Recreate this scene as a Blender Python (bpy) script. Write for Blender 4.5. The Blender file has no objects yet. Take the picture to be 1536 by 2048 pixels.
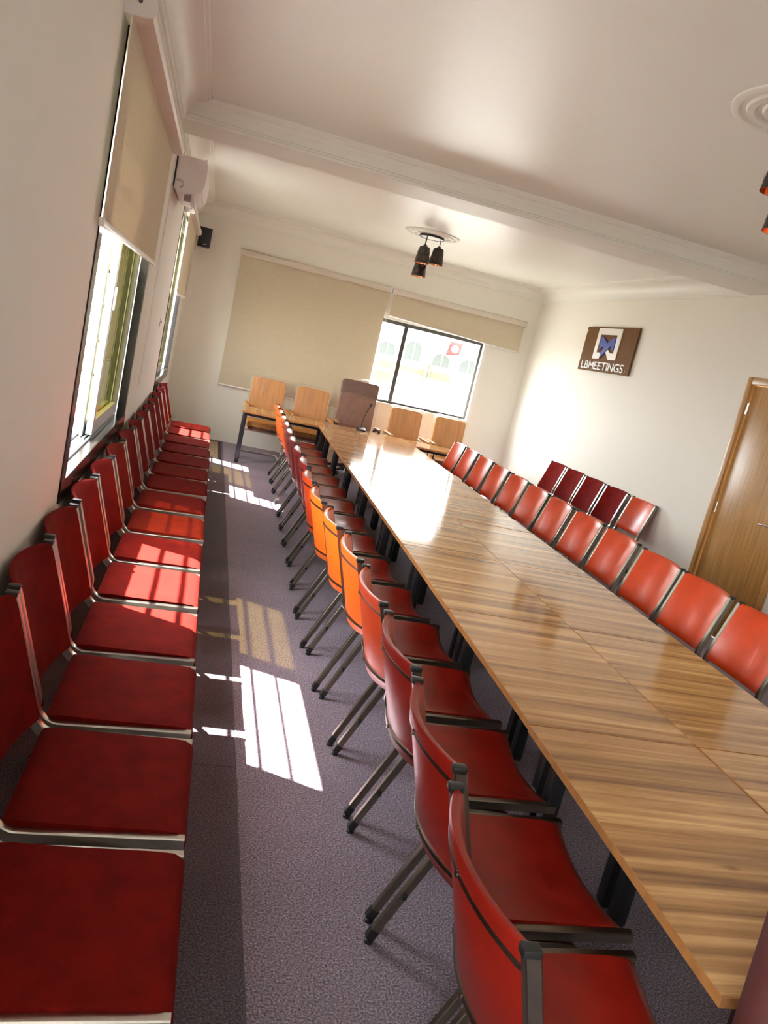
import bpy, bmesh, math, random
from mathutils import Vector, Matrix
from mathutils.geometry import tessellate_polygon

R = math.radians
random.seed(7)
scene = bpy.context.scene
COL = scene.collection

# ------------------------------------------------------------------ camera
CAM_H = 1.72
F_PX = 1574.96                      # focal length in pixels of the 1536x2048 frame
YAW, PITCH, ROLL = -0.252309, -0.193165, -0.230049
Rm = Matrix.Rotation(YAW, 3, 'Z') @ Matrix.Rotation(PITCH, 3, 'X') @ Matrix.Rotation(ROLL, 3, 'Y')
cam_data = bpy.data.cameras.new('camera')
cam = bpy.data.objects.new('camera', cam_data)
COL.objects.link(cam)
cam_data.sensor_fit = 'VERTICAL'
cam_data.sensor_height = 36.0
cam_data.sensor_width = 27.0
cam_data.lens = F_PX / 2048 * 36.0
cam_data.clip_start = 0.02
cam_data.clip_end = 500
right, fwd, up = Rm.col[0], Rm.col[1], Rm.col[2]
cam.matrix_world = Matrix(((right[0], up[0], -fwd[0], 0), (right[1], up[1], -fwd[1], 0),
                           (right[2], up[2], -fwd[2], CAM_H), (0, 0, 0, 1)))
scene.camera = cam

# ------------------------------------------------------------------ sky, sun, exposure
world = bpy.data.worlds.new('world')
scene.world = world
world.use_nodes = True
bg = world.node_tree.nodes['Background']
bg.inputs[0].default_value = (0.93, 0.97, 1.0, 1)
bg.inputs[1].default_value = 14.0
sun_d = bpy.data.lights.new('sun', 'SUN')
sun_d.energy = 45.0
sun_d.angle = R(0.6)
sun_d.color = (1.0, 0.95, 0.86)
sun = bpy.data.objects.new('sun', sun_d)
COL.objects.link(sun)
sun.rotation_euler = Vector((0.62, -0.31, -1.0)).to_track_quat('-Z', 'Y').to_euler()
sun.location = (-6, 6, 9)
vs = scene.view_settings
vs.view_transform = 'Standard'
vs.look = 'None'
vs.gamma = 1.0
vs.use_curve_mapping = False
vs.exposure = 0.9
scene.cycles.max_bounces = 12
scene.cycles.diffuse_bounces = 8
scene.cycles.glossy_bounces = 4
scene.cycles.transparent_max_bounces = 12
scene.cycles.sample_clamp_indirect = 20.0
scene.cycles.caustics_reflective = False
scene.cycles.caustics_refractive = False


def portal(name, loc, rot, sx, sy):
    d = bpy.data.lights.new(name, 'AREA')
    d.shape = 'RECTANGLE'
    d.size, d.size_y = sx, sy
    o = bpy.data.objects.new(name, d)
    COL.objects.link(o)
    o.location, o.rotation_euler = loc, rot
    d.cycles.is_portal = True
    return o


# ------------------------------------------------------------------ room numbers (metres)
XL, XR, YB, YR, ZC = -0.486, 4.60, 11.45, -2.6, 3.15      # left, right, back, rear wall, ceiling
TYAW = 0.0329845                                           # the long table stands slightly askew
W1 = (3.29, 5.55, 0.885, 2.64)                             # left windows: y0 y1 z0 z1
W2 = (8.25, 10.40, 0.885, 2.64)
W4 = (-1.55, 0.65, 0.885, 2.64)                            # added unseen window at the same spacing, to light the near end
W3 = (0.45, 3.93, 1.03, 2.40)                              # back window: x0 x1 z0 z1
portal('daylight_portal', (XL - 0.21, (W1[0] + W1[1]) / 2, (W1[2] + W1[3]) / 2), (0, R(-90), 0), W1[3] - W1[2], W1[1] - W1[0])
portal('daylight_portal', (XL - 0.21, (W2[0] + W2[1]) / 2, (W2[2] + W2[3]) / 2), (0, R(-90), 0), W2[3] - W2[2], W2[1] - W2[0])
portal('daylight_portal', (XL - 0.21, (W4[0] + W4[1]) / 2, (W4[2] + W4[3]) / 2), (0, R(-90), 0), W4[3] - W4[2], W4[1] - W4[0])
portal('daylight_portal', ((W3[0] + W3[1]) / 2, YB + 0.21, (W3[2] + W3[3]) / 2), (R(-90), 0, 0), W3[1] - W3[0], W3[3] - W3[2])

# ------------------------------------------------------------------ materials
MATS = {}


def _new(name):
    m = bpy.data.materials.new(name)
    m.use_nodes = True
    nt = m.node_tree
    return m, nt, nt.nodes['Principled BSDF'], nt.links


def plain(name, col, rough=0.5, metal=0.0, coat=0.0, noise=0.0, nscale=40, bump=0.0, bscale=200, sheen=0.0, spec=0.5, stretch=None):
    m, nt, b, L = _new(name)
    b.inputs['Base Color'].default_value = (*col, 1)
    b.inputs['Roughness'].default_value = rough
    b.inputs['Metallic'].default_value = metal
    b.inputs['Coat Weight'].default_value = coat
    b.inputs['Sheen Weight'].default_value = sheen
    b.inputs['Specular IOR Level'].default_value = spec
    tc = nt.nodes.new('ShaderNodeTexCoord')
    vec = tc.outputs['Object']
    if stretch:
        mp = nt.nodes.new('ShaderNodeMapping')
        mp.inputs['Scale'].default_value = stretch
        L.new(vec, mp.inputs[0])
        vec = mp.outputs[0]
    if noise:
        n = nt.nodes.new('ShaderNodeTexNoise')
        n.inputs['Scale'].default_value = nscale
        n.inputs['Detail'].default_value = 4
        r = nt.nodes.new('ShaderNodeValToRGB')
        r.color_ramp.elements[0].position = 0.3
        r.color_ramp.elements[1].position = 0.7
        r.color_ramp.elements[0].color = (*[c * (1 - noise) for c in col], 1)
        r.color_ramp.elements[1].color = (*[min(1, c * (1 + noise)) for c in col], 1)
        L.new(vec, n.inputs['Vector'])
        L.new(n.outputs['Fac'], r.inputs[0])
        L.new(r.outputs[0], b.inputs['Base Color'])
    if bump:
        n2 = nt.nodes.new('ShaderNodeTexNoise')
        n2.inputs['Scale'].default_value = bscale
        n2.inputs['Detail'].default_value = 3
        bp = nt.nodes.new('ShaderNodeBump')
        bp.inputs['Strength'].default_value = bump
        bp.inputs['Distance'].default_value = 0.01
        L.new(vec, n2.inputs['Vector'])
        L.new(n2.outputs['Fac'], bp.inputs['Height'])
        L.new(bp.outputs[0], b.inputs['Normal'])
    MATS[name] = m
    return m


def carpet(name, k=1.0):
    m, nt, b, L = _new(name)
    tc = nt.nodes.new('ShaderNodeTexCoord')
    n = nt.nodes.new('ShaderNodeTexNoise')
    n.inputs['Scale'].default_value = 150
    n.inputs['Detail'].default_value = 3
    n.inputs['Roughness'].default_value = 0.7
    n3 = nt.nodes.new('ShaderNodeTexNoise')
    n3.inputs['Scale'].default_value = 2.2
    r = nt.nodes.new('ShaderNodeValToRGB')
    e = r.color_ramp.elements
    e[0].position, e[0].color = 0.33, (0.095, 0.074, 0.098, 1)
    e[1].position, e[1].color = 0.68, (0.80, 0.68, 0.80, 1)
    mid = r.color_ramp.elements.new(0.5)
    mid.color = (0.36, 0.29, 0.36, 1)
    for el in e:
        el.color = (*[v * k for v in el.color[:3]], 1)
    mx = nt.nodes.new('ShaderNodeMixRGB')
    mx.blend_type = 'MULTIPLY'
    mx.inputs[0].default_value = 0.35
    bp = nt.nodes.new('ShaderNodeBump')
    bp.inputs['Strength'].default_value = 0.5
    bp.inputs['Distance'].default_value = 0.006
    L.new(tc.outputs['Object'], n.inputs['Vector'])
    L.new(tc.outputs['Object'], n3.inputs['Vector'])
    L.new(n.outputs['Fac'], r.inputs[0])
    L.new(r.outputs[0], mx.inputs[1])
    L.new(n3.outputs['Fac'], mx.inputs[2])
    L.new(mx.outputs[0], b.inputs['Base Color'])
    L.new(n.outputs['Fac'], bp.inputs['Height'])
    L.new(bp.outputs[0], b.inputs['Normal'])
    b.inputs['Roughness'].default_value = 0.62
    b.inputs['Specular IOR Level'].default_value = 0.35
    MATS[name] = m


def table_wood(name):
    """laminate printed as narrow staves of light walnut running across the table"""
    m, nt, b, L = _new(name)
    tc = nt.nodes.new('ShaderNodeTexCoord')
    oi = nt.nodes.new('ShaderNodeObjectInfo')
    add = nt.nodes.new('ShaderNodeVectorMath')
    add.operation = 'MULTIPLY_ADD'
    comb = nt.nodes.new('ShaderNodeCombineXYZ')
    for i in range(3):
        L.new(oi.outputs['Random'], comb.inputs[i])
    add.inputs[1].default_value = (7, 13, 3)
    L.new(comb.outputs[0], add.inputs[0])
    L.new(tc.outputs['Object'], add.inputs[2])

    def noise(scale, sc, det=5, rough=0.6, dist=0.0):
        mp = nt.nodes.new('ShaderNodeMapping')
        mp.inputs['Scale'].default_value = sc
        n = nt.nodes.new('ShaderNodeTexNoise')
        n.inputs['Scale'].default_value = scale
        n.inputs['Detail'].default_value = det
        n.inputs['Roughness'].default_value = rough
        n.inputs['Distortion'].default_value = dist
        L.new(add.outputs[0], mp.inputs[0])
        L.new(mp.outputs[0], n.inputs['Vector'])
        return n
    staves = noise(1.0, (0.55, 19, 1), 2, 0.5, 0.35)
    grain = noise(1.0, (2.6, 60, 1), 6, 0.65, 0.4)
    r1 = nt.nodes.new('ShaderNodeValToRGB')
    e = r1.color_ramp.elements
    e[0].position, e[0].color = 0.32, (0.30, 0.150, 0.065, 1)
    e[1].position, e[1].color = 0.66, (0.80, 0.49, 0.215, 1)
    k = e.new(0.50)
    k.color = (0.57, 0.305, 0.120, 1)
    r2 = nt.nodes.new('ShaderNodeValToRGB')
    r2.color_ramp.elements[0].position, r2.color_ramp.elements[0].color = 0.30, (0.50, 0.42, 0.36, 1)
    r2.color_ramp.elements[1].position, r2.color_ramp.elements[1].color = 0.58, (1, 1, 1, 1)
    mx = nt.nodes.new('ShaderNodeMixRGB')
    mx.blend_type = 'MULTIPLY'
    mx.inputs[0].default_value = 0.75
    vor = nt.nodes.new('ShaderNodeTexVoronoi')
    vor.inputs['Scale'].default_value = 1.0
    mpv = nt.nodes.new('ShaderNodeMapping')
    mpv.inputs['Scale'].default_value = (3.2, 7.5, 1)
    L.new(add.outputs[0], mpv.inputs[0])
    L.new(mpv.outputs[0], vor.inputs['Vector'])
    r3 = nt.nodes.new('ShaderNodeValToRGB')
    r3.color_ramp.elements[0].position, r3.color_ramp.elements[0].color = 0.02, (0.42, 0.32, 0.26, 1)
    r3.color_ramp.elements[1].position, r3.color_ramp.elements[1].color = 0.11, (1, 1, 1, 1)
    mx2 = nt.nodes.new('ShaderNodeMixRGB')
    mx2.blend_type = 'MULTIPLY'
    mx2.inputs[0].default_value = 0.7
    L.new(staves.outputs['Fac'], r1.inputs[0])
    L.new(grain.outputs['Fac'], r2.inputs[0])
    L.new(r1.outputs[0], mx.inputs[1])
    L.new(r2.outputs[0], mx.inputs[2])
    L.new(vor.outputs['Distance'], r3.inputs[0])
    L.new(mx.outputs[0], mx2.inputs[1])
    L.new(r3.outputs[0], mx2.inputs[2])
    L.new(mx2.outputs[0], b.inputs['Base Color'])
    b.inputs['Roughness'].default_value = 0.10
    b.inputs['Specular IOR Level'].default_value = 0.62
    MATS[name] = m


def front_only(nt, out):
    """the mirror share of a pane counts once, on the face the ray enters"""
    ge = nt.nodes.new('ShaderNodeNewGeometry')
    inv = nt.nodes.new('ShaderNodeMath')
    inv.operation = 'SUBTRACT'
    inv.inputs[0].default_value = 1.0
    mu = nt.nodes.new('ShaderNodeMath')
    mu.operation = 'MULTIPLY'
    nt.links.new(ge.outputs['Backfacing'], inv.inputs[1])
    nt.links.new(inv.outputs[0], mu.inputs[0])
    nt.links.new(out, mu.inputs[1])
    return mu.outputs[0]


def glass(name, tint, ior=1.45, rough=0.0):
    """thin pane: tinted see-through with a Fresnel mirror"""
    m, nt, b, L = _new(name)
    nt.nodes.remove(b)
    out = nt.nodes['Material Output']
    t = nt.nodes.new('ShaderNodeBsdfTransparent')
    t.inputs[0].default_value = (*tint, 1)
    g = nt.nodes.new('ShaderNodeBsdfGlossy')
    g.inputs['Roughness'].default_value = rough
    fr = nt.nodes.new('ShaderNodeFresnel')
    fr.inputs[0].default_value = ior
    mx = nt.nodes.new('ShaderNodeMixShader')
    L.new(front_only(nt, fr.outputs[0]), mx.inputs[0])
    L.new(t.outputs[0], mx.inputs[1])
    L.new(g.outputs[0], mx.inputs[2])
    L.new(mx.outputs[0], out.inputs[0])
    MATS[name] = m


def film(name, alpha):
    """crumpled clear wrapping film"""
    m, nt, b, L = _new(name)
    nt.nodes.remove(b)
    out = nt.nodes['Material Output']
    tc = nt.nodes.new('ShaderNodeTexCoord')
    mp = nt.nodes.new('ShaderNodeMapping')
    mp.inputs['Scale'].default_value = (30, 30, 9)
    mp.inputs['Rotation'].default_value = (0.2, 0.35, 0.1)
    n = nt.nodes.new('ShaderNodeTexNoise')
    n.inputs['Scale'].default_value = 1.0
    n.inputs['Detail'].default_value = 4
    n.inputs['Distortion'].default_value = 1.2
    bp = nt.nodes.new('ShaderNodeBump')
    bp.inputs['Strength'].default_value = 1.0
    bp.inputs['Distance'].default_value = 0.02
    t = nt.nodes.new('ShaderNodeBsdfTransparent')
    g = nt.nodes.new('ShaderNodeBsdfGlossy')
    g.inputs['Roughness'].default_value = 0.12
    d = nt.nodes.new('ShaderNodeBsdfDiffuse')
    d.inputs[0].default_value = (0.9, 0.88, 0.84, 1)
    fr = nt.nodes.new('ShaderNodeFresnel')
    fr.inputs[0].default_value = 1.36
    m1 = nt.nodes.new('ShaderNodeMixShader')
    m1.inputs[0].default_value = alpha
    m2 = nt.nodes.new('ShaderNodeMixShader')
    L.new(tc.outputs['Object'], mp.inputs[0])
    L.new(mp.outputs[0], n.inputs['Vector'])
    L.new(n.outputs['Fac'], bp.inputs['Height'])
    L.new(bp.outputs[0], g.inputs['Normal'])
    L.new(bp.outputs[0], fr.inputs['Normal'])
    L.new(t.outputs[0], m1.inputs[1])
    L.new(d.outputs[0], m1.inputs[2])
    L.new(front_only(nt, fr.outputs[0]), m2.inputs[0])
    L.new(m1.outputs[0], m2.inputs[1])
    L.new(g.outputs[0], m2.inputs[2])
    L.new(m2.outputs[0], out.inputs[0])
    MATS[name] = m


def blind_fabric(name, col, trans):
    m, nt, b, L = _new(name)
    nt.nodes.remove(b)
    out = nt.nodes['Material Output']
    tc = nt.nodes.new('ShaderNodeTexCoord')
    w = nt.nodes.new('ShaderNodeTexNoise')
    w.inputs['Scale'].default_value = 1.0
    mp = nt.nodes.new('ShaderNodeMapping')
    mp.inputs['Scale'].default_value = (14, 14, 240)
    r = nt.nodes.new('ShaderNodeValToRGB')
    r.color_ramp.elements[0].color = (*[c * 0.88 for c in col], 1)
    r.color_ramp.elements[1].color = (*[min(1, c * 1.1) for c in col], 1)
    d = nt.nodes.new('ShaderNodeBsdfDiffuse')
    t = nt.nodes.new('ShaderNodeBsdfTranslucent')
    mx = nt.nodes.new('ShaderNodeMixShader')
    mx.inputs[0].default_value = trans
    L.new(tc.outputs['Object'], mp.inputs[0])
    L.new(mp.outputs[0], w.inputs['Vector'])
    L.new(w.outputs['Fac'], r.inputs[0])
    L.new(r.outputs[0], d.inputs[0])
    L.new(r.outputs[0], t.inputs[0])
    L.new(d.outputs[0], mx.inputs[1])
    L.new(t.outputs[0], mx.inputs[2])
    L.new(mx.outputs[0], out.inputs[0])
    MATS[name] = m


plain('wall_paint', (0.825, 0.808, 0.735), 0.85, bump=0.05, bscale=60, spec=0.25)
plain('ceiling_paint', (0.84, 0.85, 0.80), 0.38, bump=0.03, bscale=30)
plain('cornice_plaster', (0.82, 0.82, 0.76), 0.5)
plain('outside_plaster', (0.78, 0.76, 0.70), 0.8, noise=0.05, nscale=3)
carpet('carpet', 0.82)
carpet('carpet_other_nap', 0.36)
plain('rug_wool', (0.30, 0.21, 0.13), 0.95, noise=0.45, nscale=22)
plain('rug_border', (0.035, 0.02, 0.02), 0.95)
table_wood('table_wood')
plain('table_edge', (0.50, 0.23, 0.075), 0.35, noise=0.15, nscale=30)
plain('black_metal', (0.012, 0.013, 0.016), 0.42)
plain('frame_metal', (0.25, 0.222, 0.178), 0.34, metal=1.0, noise=0.06, nscale=90)
plain('frame_bright', (0.60, 0.57, 0.52), 0.28, metal=1.0, noise=0.06, nscale=90)
plain('chrome', (0.80, 0.80, 0.80), 0.10, metal=1.0)
plain('black_plastic', (0.015, 0.015, 0.016), 0.45)
plain('leather_red', (0.30, 0.014, 0.007), 0.34, noise=0.16, nscale=9, bump=0.06, bscale=260, coat=0.05, spec=0.38)
plain('leather_orange', (0.86, 0.135, 0.010), 0.36, noise=0.10, nscale=9, bump=0.06, bscale=260, coat=0.05, spec=0.38)
plain('leather_redorange', (0.60, 0.060, 0.012), 0.35, noise=0.12, nscale=9, bump=0.06, bscale=260, coat=0.05, spec=0.38)
plain('leather_maroon', (0.36, 0.030, 0.026), 0.34, noise=0.15, nscale=9, bump=0.06, bscale=260, coat=0.05, spec=0.38)
plain('fabric_red', (0.165, 0.0048, 0.0022), 0.95, noise=0.22, nscale=14, bump=0.25, bscale=500, spec=0.15)
plain('fabric_orange', (0.18, 0.009, 0.0025), 0.95, noise=0.20, nscale=14, bump=0.25, bscale=500, spec=0.15)
plain('tan_leather', (0.60, 0.265, 0.068), 0.40, noise=0.16, nscale=1.2, bump=0.7, bscale=1.3, stretch=(26, 10, 3.2))
plain('brown_leather', (0.24, 0.098, 0.055), 0.42, noise=0.18, nscale=1.5, bump=0.6, bscale=1.3, stretch=(14, 8, 6))
plain('brown_leather_dark', (0.13, 0.050, 0.030), 0.40, noise=0.18, nscale=12)
plain('maroon_leather', (0.10, 0.028, 0.026), 0.5, noise=0.15, nscale=12)
plain('arm_wood', (0.42, 0.20, 0.07), 0.4, noise=0.2, nscale=20, stretch=(1, 8, 8))
film('wrap_film', 0.045)
plain('door_wood', (0.40, 0.205, 0.052), 0.34, noise=0.22, nscale=5, stretch=(9, 9, 0.6))
plain('door_frame_wood', (0.44, 0.225, 0.065), 0.38, noise=0.18, nscale=6, stretch=(8, 8, 0.7))
plain('aluminium', (0.50, 0.54, 0.57), 0.4, metal=0.3)
plain('dark_frame', (0.020, 0.016, 0.015), 0.18)
plain('grey_frame', (0.060, 0.058, 0.050), 0.45)
glass('clear_glass', (0.98, 0.99, 0.985))
glass('olive_glass', (0.48, 0.46, 0.30), 1.45)
blind_fabric('blind_cloth', (0.66, 0.585, 0.44), 0.08)
plain('blind_plastic', (0.66, 0.60, 0.51), 0.4)
plain('white_plastic', (0.80, 0.76, 0.74), 0.35)
plain('grey_vane', (0.34, 0.30, 0.30), 0.5)
plain('grey_print', (0.10, 0.09, 0.09), 0.5)
plain('white_paint', (0.85, 0.84, 0.80), 0.45)
plain('sign_wood', (0.15, 0.068, 0.018), 0.7, spec=0.15, noise=0.15, nscale=8, stretch=(1, 1, 12))
plain('sign_white', (0.82, 0.81, 0.76), 0.45)
plain('sign_blue', (0.020, 0.045, 0.33), 0.4)
plain('shade_metal', (0.014, 0.011, 0.010), 0.4)
plain('shade_glass', (0.085, 0.060, 0.045), 0.15, noise=0.3, nscale=20)
plain('copper', (0.80, 0.32, 0.14), 0.25, metal=1.0)
plain('facade_white', (0.86, 0.85, 0.80), 0.8)
plain('facade_ochre', (0.085, 0.070, 0.030), 0.8, noise=0.2, nscale=4)
plain('facade_window', (0.030, 0.034, 0.028), 0.8)
plain('facade_grey', (0.055, 0.06, 0.045), 0.7)
plain('flag_red', (0.40, 0.012, 0.010), 0.8)
plain('ground_stone', (0.22, 0.215, 0.20), 0.9, noise=0.1, nscale=2)


# ------------------------------------------------------------------ mesh helpers
def box(bm, x0, x1, y0, y1, z0, z1):
    vs_ = [bm.verts.new(p) for p in ((x0, y0, z0), (x1, y0, z0), (x1, y1, z0), (x0, y1, z0),
                                     (x0, y0, z1), (x1, y0, z1), (x1, y1, z1), (x0, y1, z1))]
    for f in ((0, 3, 2, 1), (4, 5, 6, 7), (0, 1, 5, 4), (1, 2, 6, 5), (2, 3, 7, 6), (3, 0, 4, 7)):
        bm.faces.new([vs_[i] for i in f])


def bbox(bm, x0, x1, y0, y1, z0, z1, bev=0.004, seg=2):
    """box with rounded edges"""
    t = bmesh.new()
    box(t, x0, x1, y0, y1, z0, z1)
    bmesh.ops.bevel(t, geom=t.edges[:], offset=bev, segments=seg, profile=0.5, affect='EDGES')
    me_ = bpy.data.meshes.new('tmp')
    t.to_mesh(me_)
    t.free()
    bm.from_mesh(me_)
    bpy.data.meshes.remove(me_)


def loft(bm, rings, caps=True, closed=True):
    rv = [[bm.verts.new(p) for p in r] for r in rings]
    n = len(rv[0])
    for a, b in zip(rv[:-1], rv[1:]):
        for i in range(n if closed else n - 1):
            j = (i + 1) % n
            bm.faces.new((a[i], a[j], b[j], b[i]))
    if caps:
        bm.faces.new(rv[0][::-1])
        bm.faces.new(rv[-1])


def sect(w, h, c):
    """chamfered rectangle section (a, b) pairs"""
    w, h = w / 2, h / 2
    return [(-w + c, -h), (w - c, -h), (w, -h + c), (w, h - c), (w - c, h), (-w + c, h), (-w, h - c), (-w, -h + c)]


def sweep_yz(bm, path, x, w, h, c=0.003):
    """rectangular bar following a path in the y-z plane at constant x"""
    rings = []
    n = len(path)
    for i, (y, z) in enumerate(path):
        a = path[max(0, i - 1)]
        b = path[min(n - 1, i + 1)]
        ty_, tz_ = b[0] - a[0], b[1] - a[1]
        l = math.hypot(ty_, tz_)
        ty_, tz_ = ty_ / l, tz_ / l
        ny, nz = -tz_, ty_
        k = 1.0
        if 0 < i < n - 1:
            d1 = Vector((path[i][0] - a[0], path[i][1] - a[1])).normalized()
            k = 1.0 / max(0.5, d1.x * ty_ + d1.y * tz_)
        rings.append([(x + p, y + ny * q * k, z + nz * q * k) for p, q in sect(w, h, c)])
    loft(bm, rings)


def tube(bm, pts, r, seg=8, caps=True):
    pts = [Vector(p) for p in pts]
    n = len(pts)
    tang = []
    for i in range(n):
        tang.append((pts[min(n - 1, i + 1)] - pts[max(0, i - 1)]).normalized())
    ref = Vector((0, 0, 1)) if abs(tang[0].z) < 0.9 else Vector((1, 0, 0))
    u = tang[0].cross(ref).normalized()
    rings = []
    for i in range(n):
        u = (u - tang[i] * u.dot(tang[i])).normalized()
        v = tang[i].cross(u)
        rr = r[i] if isinstance(r, (list, tuple)) else r
        rings.append([pts[i] + (u * math.cos(a) + v * math.sin(a)) * rr for a in (2 * math.pi * k / seg for k in range(seg))])
    loft(bm, rings, caps)


def lathe(bm, prof, cx=0, cy=0, seg=32, caps=False):
    """profile of (radius, z) turned about a vertical axis"""
    rings = [[(cx + r * math.cos(2 * math.pi * k / seg), cy + r * math.sin(2 * math.pi * k / seg), z) for k in range(seg)] for r, z in prof]
    loft(bm, rings, caps)


def prism(bm, pts, n0, n1, put):
    """outline pts (a, b) given thickness n0..n1 through put(a, b, n) -> xyz"""
    lo = [bm.verts.new(put(a, b, n0)) for a, b in pts]
    hi = [bm.verts.new(put(a, b, n1)) for a, b in pts]
    for i, j, k in tessellate_polygon([[Vector((a, b, 0)) for a, b in pts]]):
        bm.faces.new((lo[i], lo[j], lo[k]))
        bm.faces.new((hi[k], hi[j], hi[i]))
    n = len(pts)
    for i in range(n):
        j = (i + 1) % n
        bm.faces.new((lo[i], lo[j], hi[j], hi[i]))


def arc(cx, cy, r, a0, a1, n):
    return [(cx + r * math.cos(a0 + (a1 - a0) * i / n), cy + r * math.sin(a0 + (a1 - a0) * i / n)) for i in range(n + 1)]


def mesh(name, bm, mat, smooth=38):
    bmesh.ops.recalc_face_normals(bm, faces=bm.faces[:])
    me_ = bpy.data.meshes.new(name)
    bm.to_mesh(me_)
    bm.free()
    me_.materials.append(MATS[mat])
    if smooth:
        for p in me_.polygons:
            p.use_smooth = True
        me_.set_sharp_from_angle(angle=R(smooth))
    return me_


def obj(name, me_, parent=None, loc=None):
    o = bpy.data.objects.new(name, me_)
    COL.objects.link(o)
    if parent:
        o.parent = parent
    if loc:
        o.location = loc
    return o


def put(name, fn, mat, parent=None, smooth=38, loc=None):
    bm = bmesh.new()
    fn(bm)
    return obj(name, mesh(name, bm, mat, smooth), parent, loc)


def tag(o, label=None, cat=None, group=None, kind=None):
    if label:
        o['label'] = label
    if cat:
        o['category'] = cat
    if group:
        o['group'] = group
    if kind:
        o['kind'] = kind
    return o


def empty(name, loc=(0, 0, 0), rz=0.0):
    o = bpy.data.objects.new(name, None)
    o.empty_display_size = 0.1
    COL.objects.link(o)
    o.location = loc
    o.rotation_euler = (0, 0, rz)
    return o


def copy_tree(o, parent=None):
    c = o.copy()
    COL.objects.link(c)
    c.parent = parent
    for ch in list(o.children):
        copy_tree(ch, c)
    return c


def ordinal(i):
    return ['first', 'second', 'third', 'fourth', 'fifth', 'sixth', 'seventh', 'eighth', 'ninth', 'tenth', 'eleventh',
            'twelfth', 'thirteenth', 'fourteenth', 'fifteenth', 'sixteenth'][i]


def tw(u, t):
    """table frame (across, along) -> world x, y"""
    c, s = math.cos(TYAW), math.sin(TYAW)
    return u * c + t * s, -u * s + t * c


# ------------------------------------------------------------------ room shell
SEAM = 0.385
fl = put('floor', lambda b: box(b, XL - 0.2, XR + 0.2, YR - 0.2, YB + 0.2, -0.15, -0.006), 'ground_stone', smooth=0)
tag(fl, 'purple grey carpeted floor of the meeting room', kind='structure')
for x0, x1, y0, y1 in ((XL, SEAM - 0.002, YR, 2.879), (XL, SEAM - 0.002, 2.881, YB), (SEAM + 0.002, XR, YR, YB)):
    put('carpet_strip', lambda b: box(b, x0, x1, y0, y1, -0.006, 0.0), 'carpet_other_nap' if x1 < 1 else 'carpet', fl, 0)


def wall(name, axis, a0, a1, u0, u1, holes):
    """axis 'x': wall plane at x=a0..a1 running along y; axis 'y': at y=a0..a1 running along x; holes (u0,u1,z0,z1)"""
    us = sorted({u0, u1, *[h[0] for h in holes], *[h[1] for h in holes]})
    zs = sorted({0.0, ZC + 0.1, *[h[2] for h in holes], *[h[3] for h in holes]})
    bm = bmesh.new()
    for i in range(len(us) - 1):
        for j in range(len(zs) - 1):
            um, zm = (us[i] + us[i + 1]) / 2, (zs[j] + zs[j + 1]) / 2
            if any(h[0] < um < h[1] and h[2] < zm < h[3] for h in holes):
                continue
            if axis == 'x':
                box(bm, a0, a1, us[i], us[i + 1], zs[j], zs[j + 1])
            else:
                box(bm, us[i], us[i + 1], a0, a1, zs[j], zs[j + 1])
    bmesh.ops.remove_doubles(bm, verts=bm.verts[:], dist=1e-5)
    seen = {}
    for f in bm.faces:
        seen.setdefault(frozenset(v.index for v in f.verts), []).append(f)
    bm.verts.index_update()
    seen = {}
    for f in bm.faces:
        seen.setdefault(frozenset(v.index for v in f.verts), []).append(f)
    dead = [f for fs in seen.values() if len(fs) > 1 for f in fs]
    if dead:
        bmesh.ops.delete(bm, geom=dead, context='FACES')
    o = obj(name, mesh(name, bm, 'wall_paint', 0))
    return tag(o, kind='structure')


DOOR = (5.235, 6.255, 0.0, 2.25)
wall('wall_left', 'x', XL - 0.2, XL, YR - 0.2, YB + 0.2, [W1, W2, W4])
wall('wall_back', 'y', YB, YB + 0.2, XL - 0.2, XR + 0.2, [W3])
wall('wall_right', 'x', XR, XR + 0.2, YR - 0.2, YB + 0.2, [DOOR])
wall('wall_rear', 'y', YR - 0.2, YR, XL - 0.2, XR + 0.2, [])
tag(put('ceiling', lambda b: box(b, XL - 0.2, XR + 0.2, YR - 0.2, YB + 0.2, ZC, ZC + 0.15), 'ceiling_paint', smooth=0), kind='structure')

# ceiling beam with a ledge at its lower edge and a bead under the ceiling
BY0, BY1, BZ = 6.15, 6.62, 2.975


def beam(b):
    prof = [(BY0, BZ), (BY1, BZ), (BY1, BZ + 0.02), (BY1 - 0.012, BZ + 0.026), (BY1 - 0.012, ZC - 0.055), (BY1 + 0.008, ZC - 0.04), (BY1 + 0.02, ZC - 0.02), (BY1 + 0.03, ZC),
            (BY0 - 0.035, ZC), (BY0 - 0.03, ZC - 0.012), (BY0 - 0.018, ZC - 0.022), (BY0 - 0.016, ZC - 0.034), (BY0 + 0.004, ZC - 0.042), (BY0 + 0.014, ZC - 0.06),
            (BY0 + 0.014, BZ + 0.05), (BY0 + 0.002, BZ + 0.042), (BY0 + 0.002, BZ + 0.03), (BY0 - 0.006, BZ + 0.024), (BY0 - 0.006, BZ + 0.004)]
    loft(b, [[(x, y, z) for y, z in prof] for x in (XL, XR)])


tag(put('ceiling_beam', beam, 'cornice_plaster', smooth=25), 'pale plaster beam crossing the ceiling above the long table', kind='structure')

CORN = [(0, 0.185), (0.016, 0.185), (0.018, 0.170), (0.030, 0.166), (0.032, 0.150)] + \
       [(0.032 + 0.128 * (1 - math.cos(a)), 0.150 - 0.118 * math.sin(a)) for a in (R(x) for x in (12, 25, 38, 50, 62, 75, 90))] + \
       [(0.166, 0.030), (0.168, 0.018), (0.186, 0.014), (0.190, 0.0), (0, 0.0)]


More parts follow.
